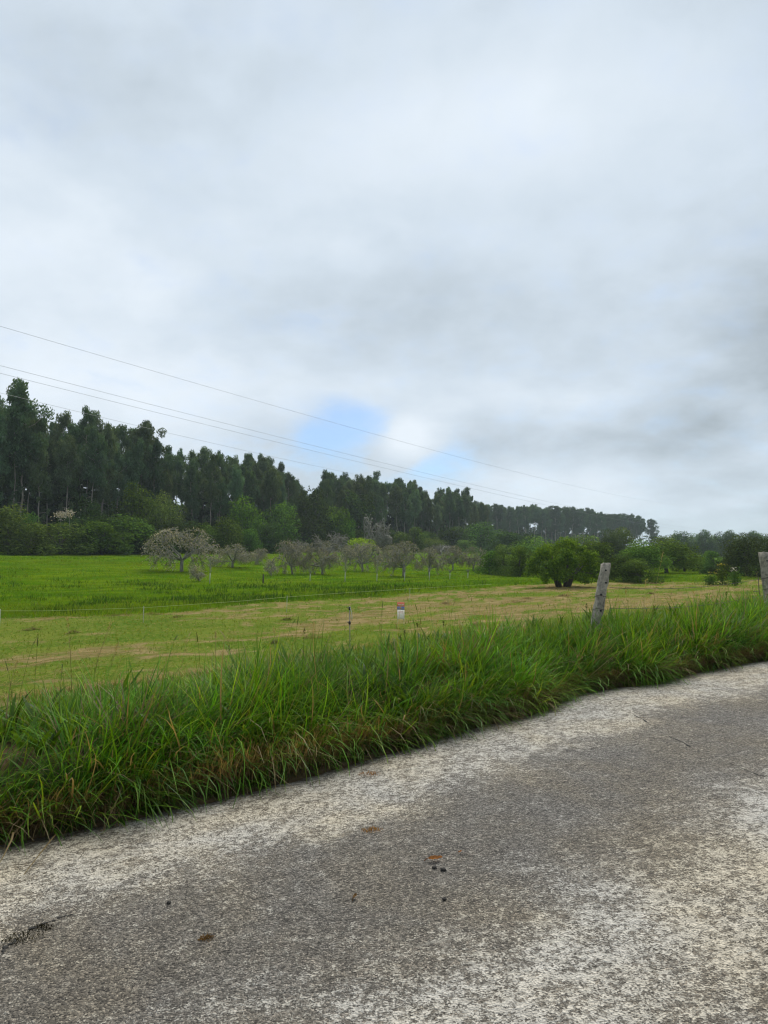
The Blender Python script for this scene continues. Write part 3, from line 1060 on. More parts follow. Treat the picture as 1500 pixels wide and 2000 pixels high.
ORD = 'first second third fourth fifth sixth seventh eighth ninth tenth eleventh twelfth thirteenth fourteenth fifteenth sixteenth seventeenth'.split()
rs = np.random.RandomState(21)
rows = [(110.0, 3.5, .92), (115.0, 3.2, .97), (121.0, 3.3, 1.0), (129, 4.2, 1.0)]
SEEN = {}
for wrow, step, hf in rows:
    v = 38 + rs.rand() * 3
    while v < 240:
        wv = wrow + rs.normal(0, .9)
        x, y = WN * wv + WD * v
        u = 750 + F * x / y
        if -45 < u < 962:
            Hh = sky_height(x, y) * hf * (rs.uniform(.90, 1.03) if rs.rand() < .6 else rs.uniform(.74, .92))
            if 565 < u < 612:
                Hh *= .93
            s = Hh / 26.0
            sx = s * rs.uniform(.70, 1.02) * (1.0 if u < 500 else 1.12)
            k_ = (wrow, zone(u)); SEEN[k_] = SEEN.get(k_, 0) + 1
            lab = ('front row eucalyptus with bare trunk, %s from the left ' % ORD[SEEN[k_] - 1] if wrow < 112 else 'second row eucalyptus ' if wrow < 118 else 'rear eucalyptus showing mostly its crown ') + zone(u)
            place('eucalyptus_tree', EUC[rs.randint(9)], ('trunk', 'crown'), (x, y, float(height(x, y))), rs.uniform(0, 6.28), (sx, sx, s), lab,
                  'tree', 'eucalyptus trees of the hillside plantation', tint=np.array((rs.uniform(.85, 1.1), 1, rs.uniform(.9, 1.15))) * rs.uniform(.72, 1.45))
        v += step * rs.uniform(.75, 1.25) * (1 + (v - 38) / 420)
# slim trees standing clear of the canopy dip, and the tallest one
for (u, top, lab) in [(35, 742, 'tallest eucalyptus, its rounded crown highest on the skyline at the left edge'),
                      (487, 888, 'slim eucalyptus standing clear, first of four thin crowns in the canopy dip'),
                      (505, 886, 'slim eucalyptus standing clear, second of four thin crowns in the canopy dip'),
                      (525, 888, 'slim eucalyptus standing clear, third and fullest of four thin crowns in the canopy dip'),
                      (545, 902, 'slim eucalyptus standing clear, last of four thin crowns in the canopy dip'),
                      (275, 822, 'broad domed eucalyptus crown rising above its neighbours over the pale bush')]:
    a = (u - 750) / F
    wv = 112 if u < 300 else 137
    y = wv / (WN[0] * a + WN[1]); x = a * y
    d = ray(u, top); Hh = CAMZ + d[2] / d[1] * y - float(height(x, y))
    s = Hh / 26
    wide = 1.12 if u < 300 else .8
    place('eucalyptus_tree', EUC[rs.randint(9)], ('trunk', 'crown'), (x, y, float(height(x, y))), rs.uniform(0, 6.28), (s * wide, s * wide, s), lab, 'tree')
# the farther wood to the right
SBX = [930, 955, 1000, 1060, 1100, 1150, 1200, 1250, 1280, 1300]
SBY = [978, 985, 985, 990, 990, 995, 1003, 1005, 1012, 1045]
for row in range(3):
    for i in range(30):
        f = (i + rs.uniform(-.3, .3)) / 29
        x = 46 + (186 - 46) * f - row * 6; y = 356 + (470 - 356) * f + row * 9
        u = 750 + F * x / y
        if u > 1290: continue
        Hh = sky_height(x, y, SBX, SBY) * rs.uniform(.86, 1.03)
        s = Hh / 26
        place('eucalyptus_tree', EUC[rs.randint(9)], ('trunk', 'crown'), (x, y, float(height(x, y))), rs.uniform(0, 6.28), (s * 1.35, s * 1.35, s),
              ('front' if row == 0 else 'rear') + ' eucalyptus of the far wood ' + ('just right of the step in the skyline' if u < 1040 else 'midway along its skyline' if u < 1150 else 'near its right end' if u < 1240 else 'at its very right end'), 'tree', 'eucalyptus trees of the far right wood', tint=(.9, .95, 1.05))


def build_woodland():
    """leaf mass behind the front rows, coloured dark for the unlit depth of the wood"""
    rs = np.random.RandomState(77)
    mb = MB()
    for k in range(640):
        if k < 470:
            wv = rs.uniform(116, 150); v = rs.uniform(30, 245)
            x, y = WN * wv + WD * v
        else:
            f = rs.rand(); x = 46 + 140 * f - rs.uniform(5, 25); y = 356 + 114 * f + rs.uniform(8, 35)
        z = float(height(x, y))
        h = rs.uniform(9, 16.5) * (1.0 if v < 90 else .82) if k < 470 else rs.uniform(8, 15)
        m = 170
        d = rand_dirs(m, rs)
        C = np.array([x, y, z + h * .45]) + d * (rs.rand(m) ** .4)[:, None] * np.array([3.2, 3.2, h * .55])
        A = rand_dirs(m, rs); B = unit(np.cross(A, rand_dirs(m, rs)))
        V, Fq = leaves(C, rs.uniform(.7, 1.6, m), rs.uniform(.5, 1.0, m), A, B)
        mb.add(V, Fq, np.repeat(np.array([.026, .042, .024]) * rs.uniform(.6, 1.4, m)[:, None], 4, 0))  # dark leaf colour carries the shade inside the wood
    tag(mb.build('woodland', M_leaf), 'scrub deep inside the eucalyptus wood, coloured dark for its shade', 'wood', kind='stuff')


build_woodland()

# ------------------------------------------------------------------ shrubs and broadleaf trees
G_DARK, G_MID, G_BRIGHT, G_OLIVE, G_LIME = (.034, .062, .020), (.058, .112, .020), (.066, .138, .018), (.075, .115, .028), (.22, .32, .016)
G_PALE = (.092, .150, .044)
SHR = {
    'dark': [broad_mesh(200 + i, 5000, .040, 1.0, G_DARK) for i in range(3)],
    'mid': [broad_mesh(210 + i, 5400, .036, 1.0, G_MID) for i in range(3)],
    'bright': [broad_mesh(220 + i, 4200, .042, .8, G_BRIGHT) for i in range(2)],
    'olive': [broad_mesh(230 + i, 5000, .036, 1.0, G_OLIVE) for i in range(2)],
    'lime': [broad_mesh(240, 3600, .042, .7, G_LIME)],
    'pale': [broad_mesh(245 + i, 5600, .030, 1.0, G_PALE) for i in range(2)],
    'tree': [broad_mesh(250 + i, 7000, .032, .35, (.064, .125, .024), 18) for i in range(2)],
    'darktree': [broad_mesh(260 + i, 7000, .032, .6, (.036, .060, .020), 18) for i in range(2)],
}
GREYB = [orchard_mesh(300, 4.5, 4.5, (.13, .12, .105), 3400, .35, .11, 7), orchard_mesh(301, 5.0, 3.6, (.13, .12, .11), 3000, .25, .10, 7)]


def wdepth(u, wv):
    a = (u - 750) / F
    return wv / (WN[0] * a + WN[1])


def shrub(u, top, wpx, dist, typ, label, cat='bush', group=None, name=None, k=None, depth=1.0, sink=0.0):
    x = (u - 750) / F * dist
    z = float(height(x, dist))
    d = ray(u, top)
    h = CAMZ + d[2] / d[1] * dist - z
    wd = wpx * dist / F * 1.30
    lib = SHR[typ]
    me = lib[(k if k is not None else rs.randint(99)) % len(lib)]
    nm = name or ('broadleaf_tree' if 'tree' in typ or cat == 'tree' else 'shrub')
    return place(nm, me, ('trunk', 'crown' if nm != 'shrub' else 'foliage'), (x, dist, z - sink), rs.uniform(0, 6.28), (wd, wd * depth, h * 1.05 + sink), label, cat, group)


# undergrowth along the foot of the wood
for i in range(64):
    v = 40 + 200 * (i + rs.rand() * .7) / 64
    wv = rs.uniform(101, 107)
    x, y = WN * wv + WD * v
    h = rs.uniform(3.5, 7.0); wd = rs.uniform(4.5, 8)
    z = float(height(x, y))
    place('undergrowth_shrub', SHR['dark' if rs.rand() < .62 else 'mid'][rs.randint(3)], ('trunk', 'foliage'), (x, y, z - .2), rs.uniform(0, 6.28), (wd, wd, h),
          'dark undergrowth shrub at the foot of the trunks ' + zone(max(-90, 750 + F * x / y)), 'bush', 'undergrowth shrubs along the edge of the wood')

W = wdepth
BUSHES = [
    (20, 988, 115, W(20, 93), 'olive', 'olive green rounded bush at the left edge under the tallest eucalyptus'),
    (-40, 1000, 90, W(-40, 96), 'olive', 'olive bush cut by the left edge of the photo'),
    (60, 1022, 90, W(60, 90), 'olive', 'low olive brown bush right of the rounded olive bush at the left edge'),
    (120, 1022, 120, W(120, 91), 'olive', 'wide low olive bush with a flat pale top left of the agave-like spikes'),
    (185, 1008, 110, W(185, 93), 'dark', 'dark bush beneath pale flower heads at the edge of the left meadow'),
    (172, 975, 70, W(172, 103), 'dark', 'dark shrub in the shade between the pale trunks at the left'),
    (200, 1020, 100, W(200, 90), 'mid', 'mid green bush behind the small lit grass gap at the left'),
    (245, 1006, 130, W(245, 94), 'mid', 'broad green bush left behind the large blossoming apple tree'),
    (285, 1030, 100, W(285, 91), 'dark', 'dark low bush directly behind the left side of the large apple tree'),
    (262, 945, 90, W(262, 104), 'mid', 'dark green broad tree on the wood edge left of the pale feathery tree'),
    (318, 962, 70, W(318, 101), 'pale', 'pale feathery tree lit on top before the dark trunks'),
    (345, 1015, 90, W(345, 95), 'dark', 'dark bush above the crown of the large apple tree'),
    (400, 1022, 70, W(400, 94), 'mid', 'green bush left of the high domed bush'),
    (440, 1010, 75, W(440, 93), 'mid', 'high domed dark green bush behind the second apple tree'),
    (487, 1034, 50, W(487, 92), 'mid', 'small round green bush right of the domed bush'),
    (525, 1024, 75, W(525, 93), 'dark', 'dark olive bush with a ragged top left of the twin apple trees'),
    (477, 972, 74, W(477, 103), 'bright', 'bright green young tree glowing before the dark trunks'),
    (553, 984, 86, W(553, 103), 'mid', 'leafy mid green tree at the wood edge right of the bright young tree'),
    (610, 955, 80, W(610, 106), 'dark', 'dark tall tree filling the dip in the eucalyptus canopy'),
    (590, 1010, 90, W(590, 102), 'dark', 'black-green tree behind the twin apple trees'),
    (655, 990, 66, W(655, 103), 'bright', 'bright green sapling tree with a tall narrow top'),
    (678, 1012, 36, W(678, 101), 'bright', 'bright green lower tree just right of the narrow topped sapling tree'),
    (690, 962, 85, W(690, 108), 'dark', 'dark dome shaped tree right of the bright saplings'),
    (706, 1050, 46, W(706, 78), 'lime', 'yellow-green bush behind an apple tree, brightest bush of the slope'),
    (808, 1030, 42, W(808, 92), 'mid', 'dark green conical bush above the grey orchard trees'),
    (845, 1050, 52, W(845, 88), 'pale', 'soft grey-green round bush beside the conical bush'),
    (780, 1040, 50, W(780, 98), 'olive', 'dull olive bush left of the conical bush'),
    (910, 1055, 52, W(910, 86), 'pale', 'soft grey-green bush above the far end of the orchard'),
    (940, 1020, 95, W(940, 96), 'mid', 'sloping dark green tree at the right end of the nearer wood'),
    (885, 1030, 70, W(885, 98), 'dark', 'dark tree between the two soft grey-green bushes'),
    (984, 1064, 52, 78, 'pale', 'small rounded bush right of the orchard by the far fence'),
    (955, 1076, 52, 80, 'mid', 'low bush left of the small rounded bush by the far fence'),
    (1014, 1068, 54, 74, 'mid', 'dark green bush between the rounded bush and the big leafy tree'),
    (1042, 1047, 84, 92, 'pale', 'pale green bush behind the left side of the big leafy tree'),
    (1000, 1040, 110, 190, 'dark', 'dark trees below the step in the skyline'),
    (1125, 1046, 100, 100, 'pale', 'pale green tree behind the right side of the big leafy tree'),
    (1190, 1034, 62, 150, 'darktree', 'tall dark brownish tree right of the big leafy tree'),
    (1218, 1032, 60, 165, 'olive', 'olive topped tree standing below the end of the eucalyptus skyline'),
    (1165, 1058, 84, 76, 'mid', 'mid green bush just right behind the big leafy tree'),
    (1250, 1056, 96, 74, 'tree', 'green bushy tree left of the long rounded green tree'),
    (1300, 1050, 110, 84, 'tree', 'long rounded green tree sloping down to the right over the gap of grass'),
    (1335, 1066, 54, 92, 'mid', 'green bush ending the row beside the grass gap'),
    (1215, 1080, 62, 62, 'darktree', 'dark tree with hanging branches behind the leaning concrete post'),
    (1248, 1093, 74, 60, 'olive', 'low dark brown-green bush right of the leaning concrete post'),
    (1165, 1090, 34, 70, 'mid', 'small tree between the big leafy tree and the leaning concrete post'),
    (1392, 1076, 46, 100, 'mid', 'green bush across the grass gap from the rounded tree'),
    (1455, 1044, 100, 75, 'darktree', 'large dark tree behind the right hand concrete post'),
    (1520, 1046, 110, 70, 'darktree', 'dark tree cut by the right edge behind the concrete post'),
    (1425, 1090, 60, 80, 'dark', 'dark low bush under the large dark tree at the right'),
    (1385, 1105, 36, 78, 'dark', 'dark little bush at the right end of the grass gap'),
]
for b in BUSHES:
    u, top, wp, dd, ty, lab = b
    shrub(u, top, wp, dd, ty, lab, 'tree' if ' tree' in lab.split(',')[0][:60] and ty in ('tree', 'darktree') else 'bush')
for i in range(16):      # wood beyond the grass gap
    u = 1285 + i * 15; top = 1043 + 6 * math.sin(i * 1.9) + (4 if i < 3 else 0)
    shrub(u, top, 44, 260 + 20 * (i % 3), 'mid' if i % 3 else 'dark', ORD[i] + ' hazy tree of the far wood beyond the grass gap, counted rightwards', 'tree', 'far broadleaf trees beyond the grass gap', name='broadleaf_tree')

# bare grey trees in front of the wood
for (u, top, wp, wv, k, lab) in [(738, 1012, 52, 86, 1, 'tall bare grey tree with leafless upright twigs behind the orchard'),
                                 (640, 1044, 70, 80, 0, 'grey leafless bush on the slope above the twin apple trees'),
                                 (572, 1058, 56, 76, 0, 'low grey leafless bush left above the twin apple trees'),
                                 (690, 1064, 44, 74, 0, 'grey thicket left of the yellow-green bush'),
                                 (860, 1064, 60, 74, 0, 'grey leafless thicket above the right half of the orchard'),
                                 (948, 1090, 40, 56, 0, 'small grey thicket at the far corner of the orchard')]:
    dist = W(u, wv); x = (u - 750) / F * dist; z = float(height(x, dist)); d = ray(u, top)
    h = CAMZ + d[2] / d[1] * dist - z; wd = wp * dist / F
    H0, W0 = ((4.5, 4.5), (5.0, 3.6))[k]
    place('bare_tree', GREYB[k], ('branches', 'buds'), (x, dist, z), rs.uniform(0, 6.28), (wd / W0, wd / W0, h / H0), lab, 'tree')

# ------------------------------------------------------------------ orchard
ORC = [orchard_mesh(400, 3.8, 6.4, (.40, .375, .31), 5200, .40), orchard_mesh(401, 3.8, 6.4, (.30, .28, .22), 4400, .40), orchard_mesh(402, 3.8, 6.4, (.37, .35, .275), 4800, .42, lean=.5),
       orchard_mesh(403, 3.8, 6.4, (.27, .255, .205), 4200, .38)]
SMALL = orchard_mesh(410, 2.2, 2.2, (.46, .45, .36), 1300, .35, .12, 4, .3)
for (u, base, top, wp, dist, k, lab) in [
    (356, 1111, 1034, 130, 67, 0, 'large spreading apple tree in pale blossom, leftmost and biggest of the orchard'),
    (455, 1109, 1064, 92, 76, 1, 'low wide apple tree with brownish blossom right of the biggest one'),
    (500, 1100, 1072, 54, 84, 2, 'small far apple tree just right of the low brownish one'),
    (572, 1118, 1058, 78, 72, 2, 'leaning apple tree with a pale forked trunk, left of the twin pair'),
    (630, 1117, 1060, 84, 73, 1, 'apple tree with a dark straight trunk, right of the twin pair'),
    (708, 1112, 1062, 72, 82, 0, 'apple tree with pale blossom in front of the yellow-green bush'),
    (684, 1100, 1066, 50, 92, 3, 'grey apple tree half hidden left behind the one before the yellow-green bush'),
    (788, 1121, 1060, 96, 72, 3, 'wide grey apple tree with a low sideways limb in mid orchard'),
    (838, 1117, 1072, 66, 78, 3, 'grey apple tree with two crossing trunks right of the wide grey one'),
    (884, 1108, 1068, 56, 92, 3, 'grey-green apple tree near the fence before the soft bushes'),
    (924, 1110, 1070, 62, 92, 1, 'brown-grey apple tree last but one at the right end of the orchard'),
    (968, 1114, 1088, 44, 98, 3, 'low scrubby apple tree at the right end beside the far fence posts'),
    (760, 1100, 1066, 60, 96, 3, 'grey apple tree behind and left of the wide grey one')]:
    x = (u - 750) / F * dist; z = float(height(x, dist)); d = ray(u, top)
    h = CAMZ + d[2] / d[1] * dist - z; wd = wp * dist / F
    place('apple_tree', ORC[k], ('branches', 'blossom'), (x, dist, z), rs.uniform(0, 6.28), (wd / 6.4, wd / 6.4, h / 3.8), lab, 'tree', 'apple trees of the orchard')
for (u, base, wp, hp, dist, lab) in [(392, 1122, 30, 32, 58, 'small leaning apple sapling in cream blossom right of the biggest apple tree'),
                                     (531, 1108, 26, 34, 68, 'thin young apple tree with sparse pale leaves left of the leaning apple tree')]:
    x = (u - 750) / F * dist; z = float(height(x, dist))
    place('young_apple_tree', SMALL, ('branches', 'blossom'), (x, dist, z), rs.uniform(0, 6.28), (wp * dist / F / 2.2, wp * dist / F / 2.2, hp * dist / F / 2.2), lab, 'tree', tilt=.25)

# the big leafy tree right of the middle
def hero_tree():
    rs2 = np.random.RandomState(91)
    dist = 52; u = 1098
    x = (u - 750) / F * dist; z = float(height(x, dist))
    lf = MB(); wd = MB()
    for k in range(7):
        a = k * .9 + rs2.rand(); r = rs2.uniform(.1, .5)
        p0 = np.array([.35 * math.cos(a), .3 * math.sin(a), -.2]); p2 = np.array([1.5 * math.cos(a), 1.4 * math.sin(a), rs2.uniform(1.6, 2.6)])
        wd.add(*tube([p0, (p0 * .7 + p2 * .3) + np.array([0, 0, .35]), p2], [.17, .11, .04], 6))
    wd.add(*tube([[.3, 0, .7], [1.3, -.4, 1.15], [2.1, -.6, 1.0]], [.07, .05, .02], 5, False))
    lobes = []
    for k in range(52):
        a = rs2.uniform(0, 6.28); el = rs2.uniform(-.15, 1.45)
        c = np.array([2.2 * math.cos(a) * math.cos(el), 2.0 * math.sin(a) * math.cos(el), 1.65 + 1.55 * math.sin(el)]) * np.array([1, 1, 1])
        c = c * np.array([rs2.uniform(.82, 1.16), 1, rs2.uniform(.90, 1.08)])
        lobes.append((c, rs2.uniform(.26, .56)))
    for k in range(20):
        a = rs2.uniform(0, 6.28); lobes.append((np.array([1.5 * math.cos(a), 1.4 * math.sin(a), rs2.uniform(.95, 2.6)]), .6))
    for k in range(9):
        a = rs2.uniform(0, 6.28); lobes.append((np.array([1.3 * math.cos(a), 1.2 * math.sin(a), rs2.uniform(.45, 1.0)]), .35))
    lobes += [(np.array([-.5, -1.5, .75]), .42), (np.array([-1.2, -1.3, .95]), .5), (np.array([.9, -1.5, .8]), .45), (np.array([.1, -1.6, 1.15]), .5), (np.array([1.5, -1.1, .6]), .4), (np.array([-1.7, -.9, .8]), .4), (np.array([2.0, .3, 1.0]), .5), (np.array([2.3, -.2, 1.25]), .45), (np.array([-2.35, 0, 1.25]), .42), (np.array([-2.7, .1, 1.05]), .3), (np.array([-2.5, -.3, 1.6]), .38), (np.array([2.6, .2, 1.5]), .4), (np.array([2.4, -.3, .75]), .42), (np.array([1.75, .2, .55]), .4), (np.array([-1.9, .3, 1.1]), .35)]
    for c, r in lobes:
        m = int(330 * r)
        d = rand_dirs(m, rs2); C = c + d * (r * rs2.rand(m) ** .5)[:, None]
        nrm = unit(d + rs2.normal(0, .7, (m, 3)) + np.array([0, 0, .4])); A = unit(np.cross(nrm, rand_dirs(m, rs2))); B = np.cross(nrm, A)
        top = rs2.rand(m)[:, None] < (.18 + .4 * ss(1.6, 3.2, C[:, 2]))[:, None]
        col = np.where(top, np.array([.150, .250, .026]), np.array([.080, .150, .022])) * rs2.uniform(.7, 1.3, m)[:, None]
        V, Fq = leaves(C, rs2.uniform(.10, .20, m), rs2.uniform(.07, .13, m), A, B)
        lf.add(V, Fq, np.repeat(col, 4, 0))
    o = empty('leafy_tree', (x, dist, z))
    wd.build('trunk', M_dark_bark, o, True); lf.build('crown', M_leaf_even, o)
    tag(o, 'big rounded leafy tree with yellow-green top and low dark trunks beside the mown field', 'tree')


hero_tree()

# ------------------------------------------------------------------ overhead lines
M_wire = plain('grey_conductor', (.22, .23, .24), .5, .3)


def wire3(pts, r):
    """a sagging wire through three points, run on past both of them"""
    p = np.array(pts)
    L = np.linalg.norm(p[:, :2] - p[0, :2], axis=1)
    cz = np.polyfit(L, p[:, 2], 2)
    dx = (p[2, :2] - p[0, :2]) / L[2]
    l = np.linspace(-60, L[2] * 1.25, 40)
    z = np.polyval(cz, l)
    return np.column_stack([p[0, 0] + dx[0] * l, p[0, 1] + dx[1] * l, z]), r


for (pp, lab) in [([(0, 637, 60), (700, 840, 106), (1277, 980, 276)], 'highest single overhead power line crossing the sky from upper left'),
                  ([(0, 714, 60.6), (700, 895, 104.5), (1500, 1034, 500)], 'second overhead power line, upper of the close pair'),
                  ([(0, 729, 61.5), (700, 905, 106), (1500, 1040, 500)], 'third overhead power line, lower of the close pair'),
                  ([(203, 816, 74), (420, 868, 92), (635, 914, 119)], 'lowest overhead power line emerging behind the eucalyptus tops')]:
    P3 = [at(*p) for p in pp]
    ln, r = wire3(P3, .02)
    mb = MB(); mb.add(*tube(ln, .015, 6))
    tag(mb.build('power_line', M_wire, smooth=True), lab, 'power line', 'overhead power lines')

# ------------------------------------------------------------------ fences, posts, sign
M_post = plain('weathered_concrete', (.27, .24, .195), .92, 0, .55, 16)
M_hole_shade = plain('hole_shade', (.02, .02, .02), .9)
M_rust = plain('rusty_wire', (.09, .065, .05), .7, .4)
M_moss = plain('grey_lichen', (.42, .42, .36), .95, 0, .3, 40)


def concrete_post(u, vtop, dist, width, lean, fwd, label, seed, holes):
    x = (u - 750) / F * dist
    zt = at(u, vtop, dist)[2]
    z = float(height(x, dist)) - .25
    H = zt - z
    rs2 = np.random.RandomState(seed)
    o = empty('concrete_post', (x - math.tan(lean) * H, dist, z), .25)
    n, sides = 16, 4
    mb = MB()
    rings = []
    per = 4
    for i in range(n + 1):
        f = i / n
        h = H * f
        hw = width / 2 * (1.08 - .14 * f)
        ch = hw * .22
        ring = []
        pts = [(-hw + ch, -hw), (hw - ch, -hw), (hw, -hw + ch), (hw, hw - ch), (hw - ch, hw), (-hw + ch, hw), (-hw, hw - ch), (-hw, -hw + ch)]
        for (a, b) in pts:
            j = rs2.normal(0, .0045, 2)
            chip = .82 if rs2.rand() < .07 else 1.0
            hh = h + (rs2.normal(0, .02) + .035 * (a < 0) if i == n else 0)
            ring.append([a * chip + j[0] + math.tan(lean) * h, b * chip + j[1] + math.tan(fwd) * h, hh])
        rings.append(ring)
    V = np.array(rings).reshape(-1, 3)
    ii = np.arange(n)[:, None] * 8; j = np.arange(8)[None]; j2 = (j + 1) % 8
    Fq = np.stack([ii + j, ii + j2, ii + 8 + j2, ii + 8 + j], -1).reshape(-1, 4)
    e = n * 8
    c = V[e:e + 8].mean(0) + np.array([0, 0, .012])
    V = np.concatenate([V, [c]])
    cap = [[e + k, e + k + 1, e + (k + 2) % 8, e + 8] for k in (0, 2, 4, 6)]
    Fq = np.concatenate([Fq, cap])
    mb.add(V, Fq)
    mb.build('shaft', M_post, o)
    # staple holes: short proud plugs, the shade inside put into their dark colour
    for (fx, fz) in holes:
        zz = H - fz
        hw = width / 2 * (1.08 - .14 * zz / H)
        cx = fx + math.tan(lean) * zz; cy = -hw + math.tan(fwd) * zz
        hb = MB()
        hb.add(*tube([[cx, cy + .03, zz], [cx, cy - .006, zz]], [.014, .014], 6))
        hb.build('hole', M_hole_shade, o)
    # a band of fence wire twisted round the shaft
    for fz in (.42, .60):
        zz = H - fz
        hw = width / 2 * (1.08 - .14 * zz / H) + .006
        t = np.linspace(0, 2 * np.pi, 17)
        sq = np.column_stack([np.clip(np.cos(t) * 1.42, -1, 1) * hw + math.tan(lean) * zz, np.clip(np.sin(t) * 1.42, -1, 1) * hw + math.tan(fwd) * zz, zz + .012 * np.sin(t * 2)])
        wb = MB(); wb.add(*tube(sq, .0035, 4, False)); wb.add(*tube([sq[12], sq[12] + [.01, -.02, -.05], sq[12] + [-.02, -.03, -.10]], .003, 4, False))
        wb.build('wire_tie', M_rust, o)
    tag(o, label, 'fence post', 'concrete posts along the roadside fence')
    return o, np.array([x, dist, zt])


_, p1 = concrete_post(1189, 1104, 9.4, .116, .215, .03, 'short weathered concrete fence post leaning to the right in the long grass', 3, [(-.02, .07), (.015, .24), (-.03, .40), (.0, .62)])
_, p2 = concrete_post(1489, 1081, 11.6, .16, -.12, .0, 'taller brownish concrete fence post at the right edge, leaning left', 4, [(-.045, .12), (-.02, .36)])

for (dz, lab) in [(.30, 'upper rusty fence wire strung between the two concrete posts'), (.58, 'lower rusty fence wire strung between the two concrete posts')]:
    a = p1 - [0.03, 0.08, dz]; b = p2 - [-.02, .09, dz + .10]
    t = np.linspace(0, 1, 14)[:, None]
    pts = a * (1 - t) + b * t - np.array([0, 0, 1.0]) * (.08 * 4 * t * (1 - t))
    mb = MB(); mb.add(*tube(pts, .0032, 4))
    tag(mb.build('fence_wire', M_rust), lab, 'wire', 'wires between the concrete posts')

# thin steel rod beside the right post
d = 10.9; p = at(1481, 1128, d); zb = float(height(p[0], d)) - .1
mb = MB(); mb.add(*tube([[p[0] + .03, d, zb], [p[0] + .01, d, (zb + p[2]) / 2], p], .006, 6))
mb.add(*tube([p - [.0, 0, .22], p - [.10, .02, .22]], .004, 4))
tag(mb.build('steel_rod', M_rust), 'thin rusty steel rod standing left of the right hand concrete post', 'rod')

# electric fence stake with two insulators
M_stake = plain('weathered_stake', (.24, .22, .19), .8, 0, .3, 30)
M_insul = plain('black_insulator', (.02, .02, .022), .4)
d = 8.4; p = at(683, 1184, d); zb = float(height(p[0], d)) - .15
o = empty('electric_fence_stake', (p[0], d, zb))
H = p[2] - zb
mb = MB(); mb.add(*tube([[0, 0, 0], [.003, 0, H * .5], [0, 0, H]], .0065, 6)); mb.build('rod', M_stake, o, True)
for zz, r in ((H - .025, .017), (H - .20, .018)):
    mb = MB()
    mb.add(*tube([[0, 0, zz - .022], [0, 0, zz - .012], [0, 0, zz], [0, 0, zz + .012], [0, 0, zz + .02]], [.009, r, r * .75, r, .008], 6))
    mb.add(*tube([[0, 0, zz], [-.018, -.012, zz + .004], [-.034, -.012, zz + .016]], .004, 4))
    mb.build('insulator', M_insul, o, True)
mb = MB(); mb.add(*tube([[.006, -.008, H - .01], [.022, -.012, H - .07], [.03, -.01, H - .14], [.024, -.01, H - .17]], .004, 4)); mb.build('cord_end', plain('white_cord', (.5, .48, .4), .8), o)
tag(o, 'thin electric fence stake with two black insulators rising from the verge grass', 'fence stake')

# lawn sign
def thin_mat(name, c):
    """twin-wall plastic sheet: white, lets daylight through"""
    m, t = mat(name)
    p = t.n('ShaderNodeBsdfPrincipled', ins={'Roughness': .5})
    p.inputs['Base Color'].default_value = (*c, 1)
    tr = t.n('ShaderNodeBsdfTranslucent'); tr.inputs[0].default_value = (*c, 1)
    finish(t, t.n('ShaderNodeMixShader', ins={0: .68, 1: p.outputs[0], 2: tr.outputs[0]}).outputs[0])
    return m


def sign():
    p = hit(783, 1226)
    d = p[1]
    k = d / F
    o = empty('yard_sign', (p[0], d, p[2]), math.radians(-14))
    wd = 13.6 * k * 1.03; top = (1226 - 1178) * k; bot = (1226 - 1210) * k
    white = thin_mat('white_board', (.86, .86, .84))
    red = plain('red_print', (.72, .17, .09), .5); blue = plain('blue_print', (.08, .13, .42), .5)
    pink = plain('pink_print', (.62, .28, .30), .5); grey = plain('grey_print', (.66, .66, .69), .5); pale = plain('pale_print', (.75, .62, .52), .5)
    mb = MB(); mb.add(*box((0, 0, (top + bot) / 2), (wd, .006, top - bot))); mb.build('board', white, o)
    h = top - bot
    # a red header with a curved roof line, proud of the board
    n = 12
    X = np.linspace(-wd / 2 - .004, wd / 2 + .004, n)
    zt = top + .018 * np.cos(X / wd * 2.4) ; zb_ = np.full(n, top - h * .24)
    V = np.concatenate([np.column_stack([X, np.full(n, y_), z_]) for y_ in (-.008, -.0035) for z_ in (zb_, zt)])
    Fq = []
    for i in range(n - 1):
        Fq += [[i, i + 1, n + i + 1, n + i], [2 * n + i + 1, 2 * n + i, 3 * n + i, 3 * n + i + 1], [n + i, n + i + 1, 3 * n + i + 1, 3 * n + i], [i + 1, i, 2 * n + i, 2 * n + i + 1]]
    mb = MB(); mb.add(V, np.array(Fq)); mb.build('header', red, o)
    mb = MB(); mb.add(*box((0, -.0055, top - h * .34), (wd, .004, h * .19))); mb.build('band', blue, o)
    rs2 = np.random.RandomState(2)
    def row(z, hh, n, m_, y_, name, span=.84, gapf=.25):
        mb = MB(); xs = np.linspace(-wd * span / 2, wd * span / 2, n + 1)
        for i in range(n):
            ww = (xs[i + 1] - xs[i]) * (1 - gapf)
            mb.add(*box(((xs[i] + xs[i + 1]) / 2, y_, z), (ww, .001, hh * rs2.uniform(.8, 1.0))))
        mb.build(name, m_, o)
    row(top - h * .145, h * .085, 7, pale, -.0092, 'header_print', .8)
    row(top - h * .34, h * .085, 6, white, -.0082, 'band_print', .8)
    row(top - h * .52, h * .05, 9, pink, -.0041, 'red_line_print', .7)
    row(top - h * .62, h * .055, 8, pink, -.0041, 'red_line_print', .72)
    for f in (.72, .80, .87):
        row(top - h * f, h * .028, 11, grey, -.0041, 'grey_line_print', .66, .3)
    M_leg = plain('galvanised_leg', (.45, .45, .42), .45, .6)
    for sx in (-1, 1):
        mb = MB(); mb.add(*tube([[sx * wd * .43, .004, -.15], [sx * wd * .43, .004, bot + h * .3]], .0045, 6)); mb.build('leg', M_leg, o)
    tag(o, 'small white lawn sign with red header and blue band standing in the mown field', 'sign')


sign()

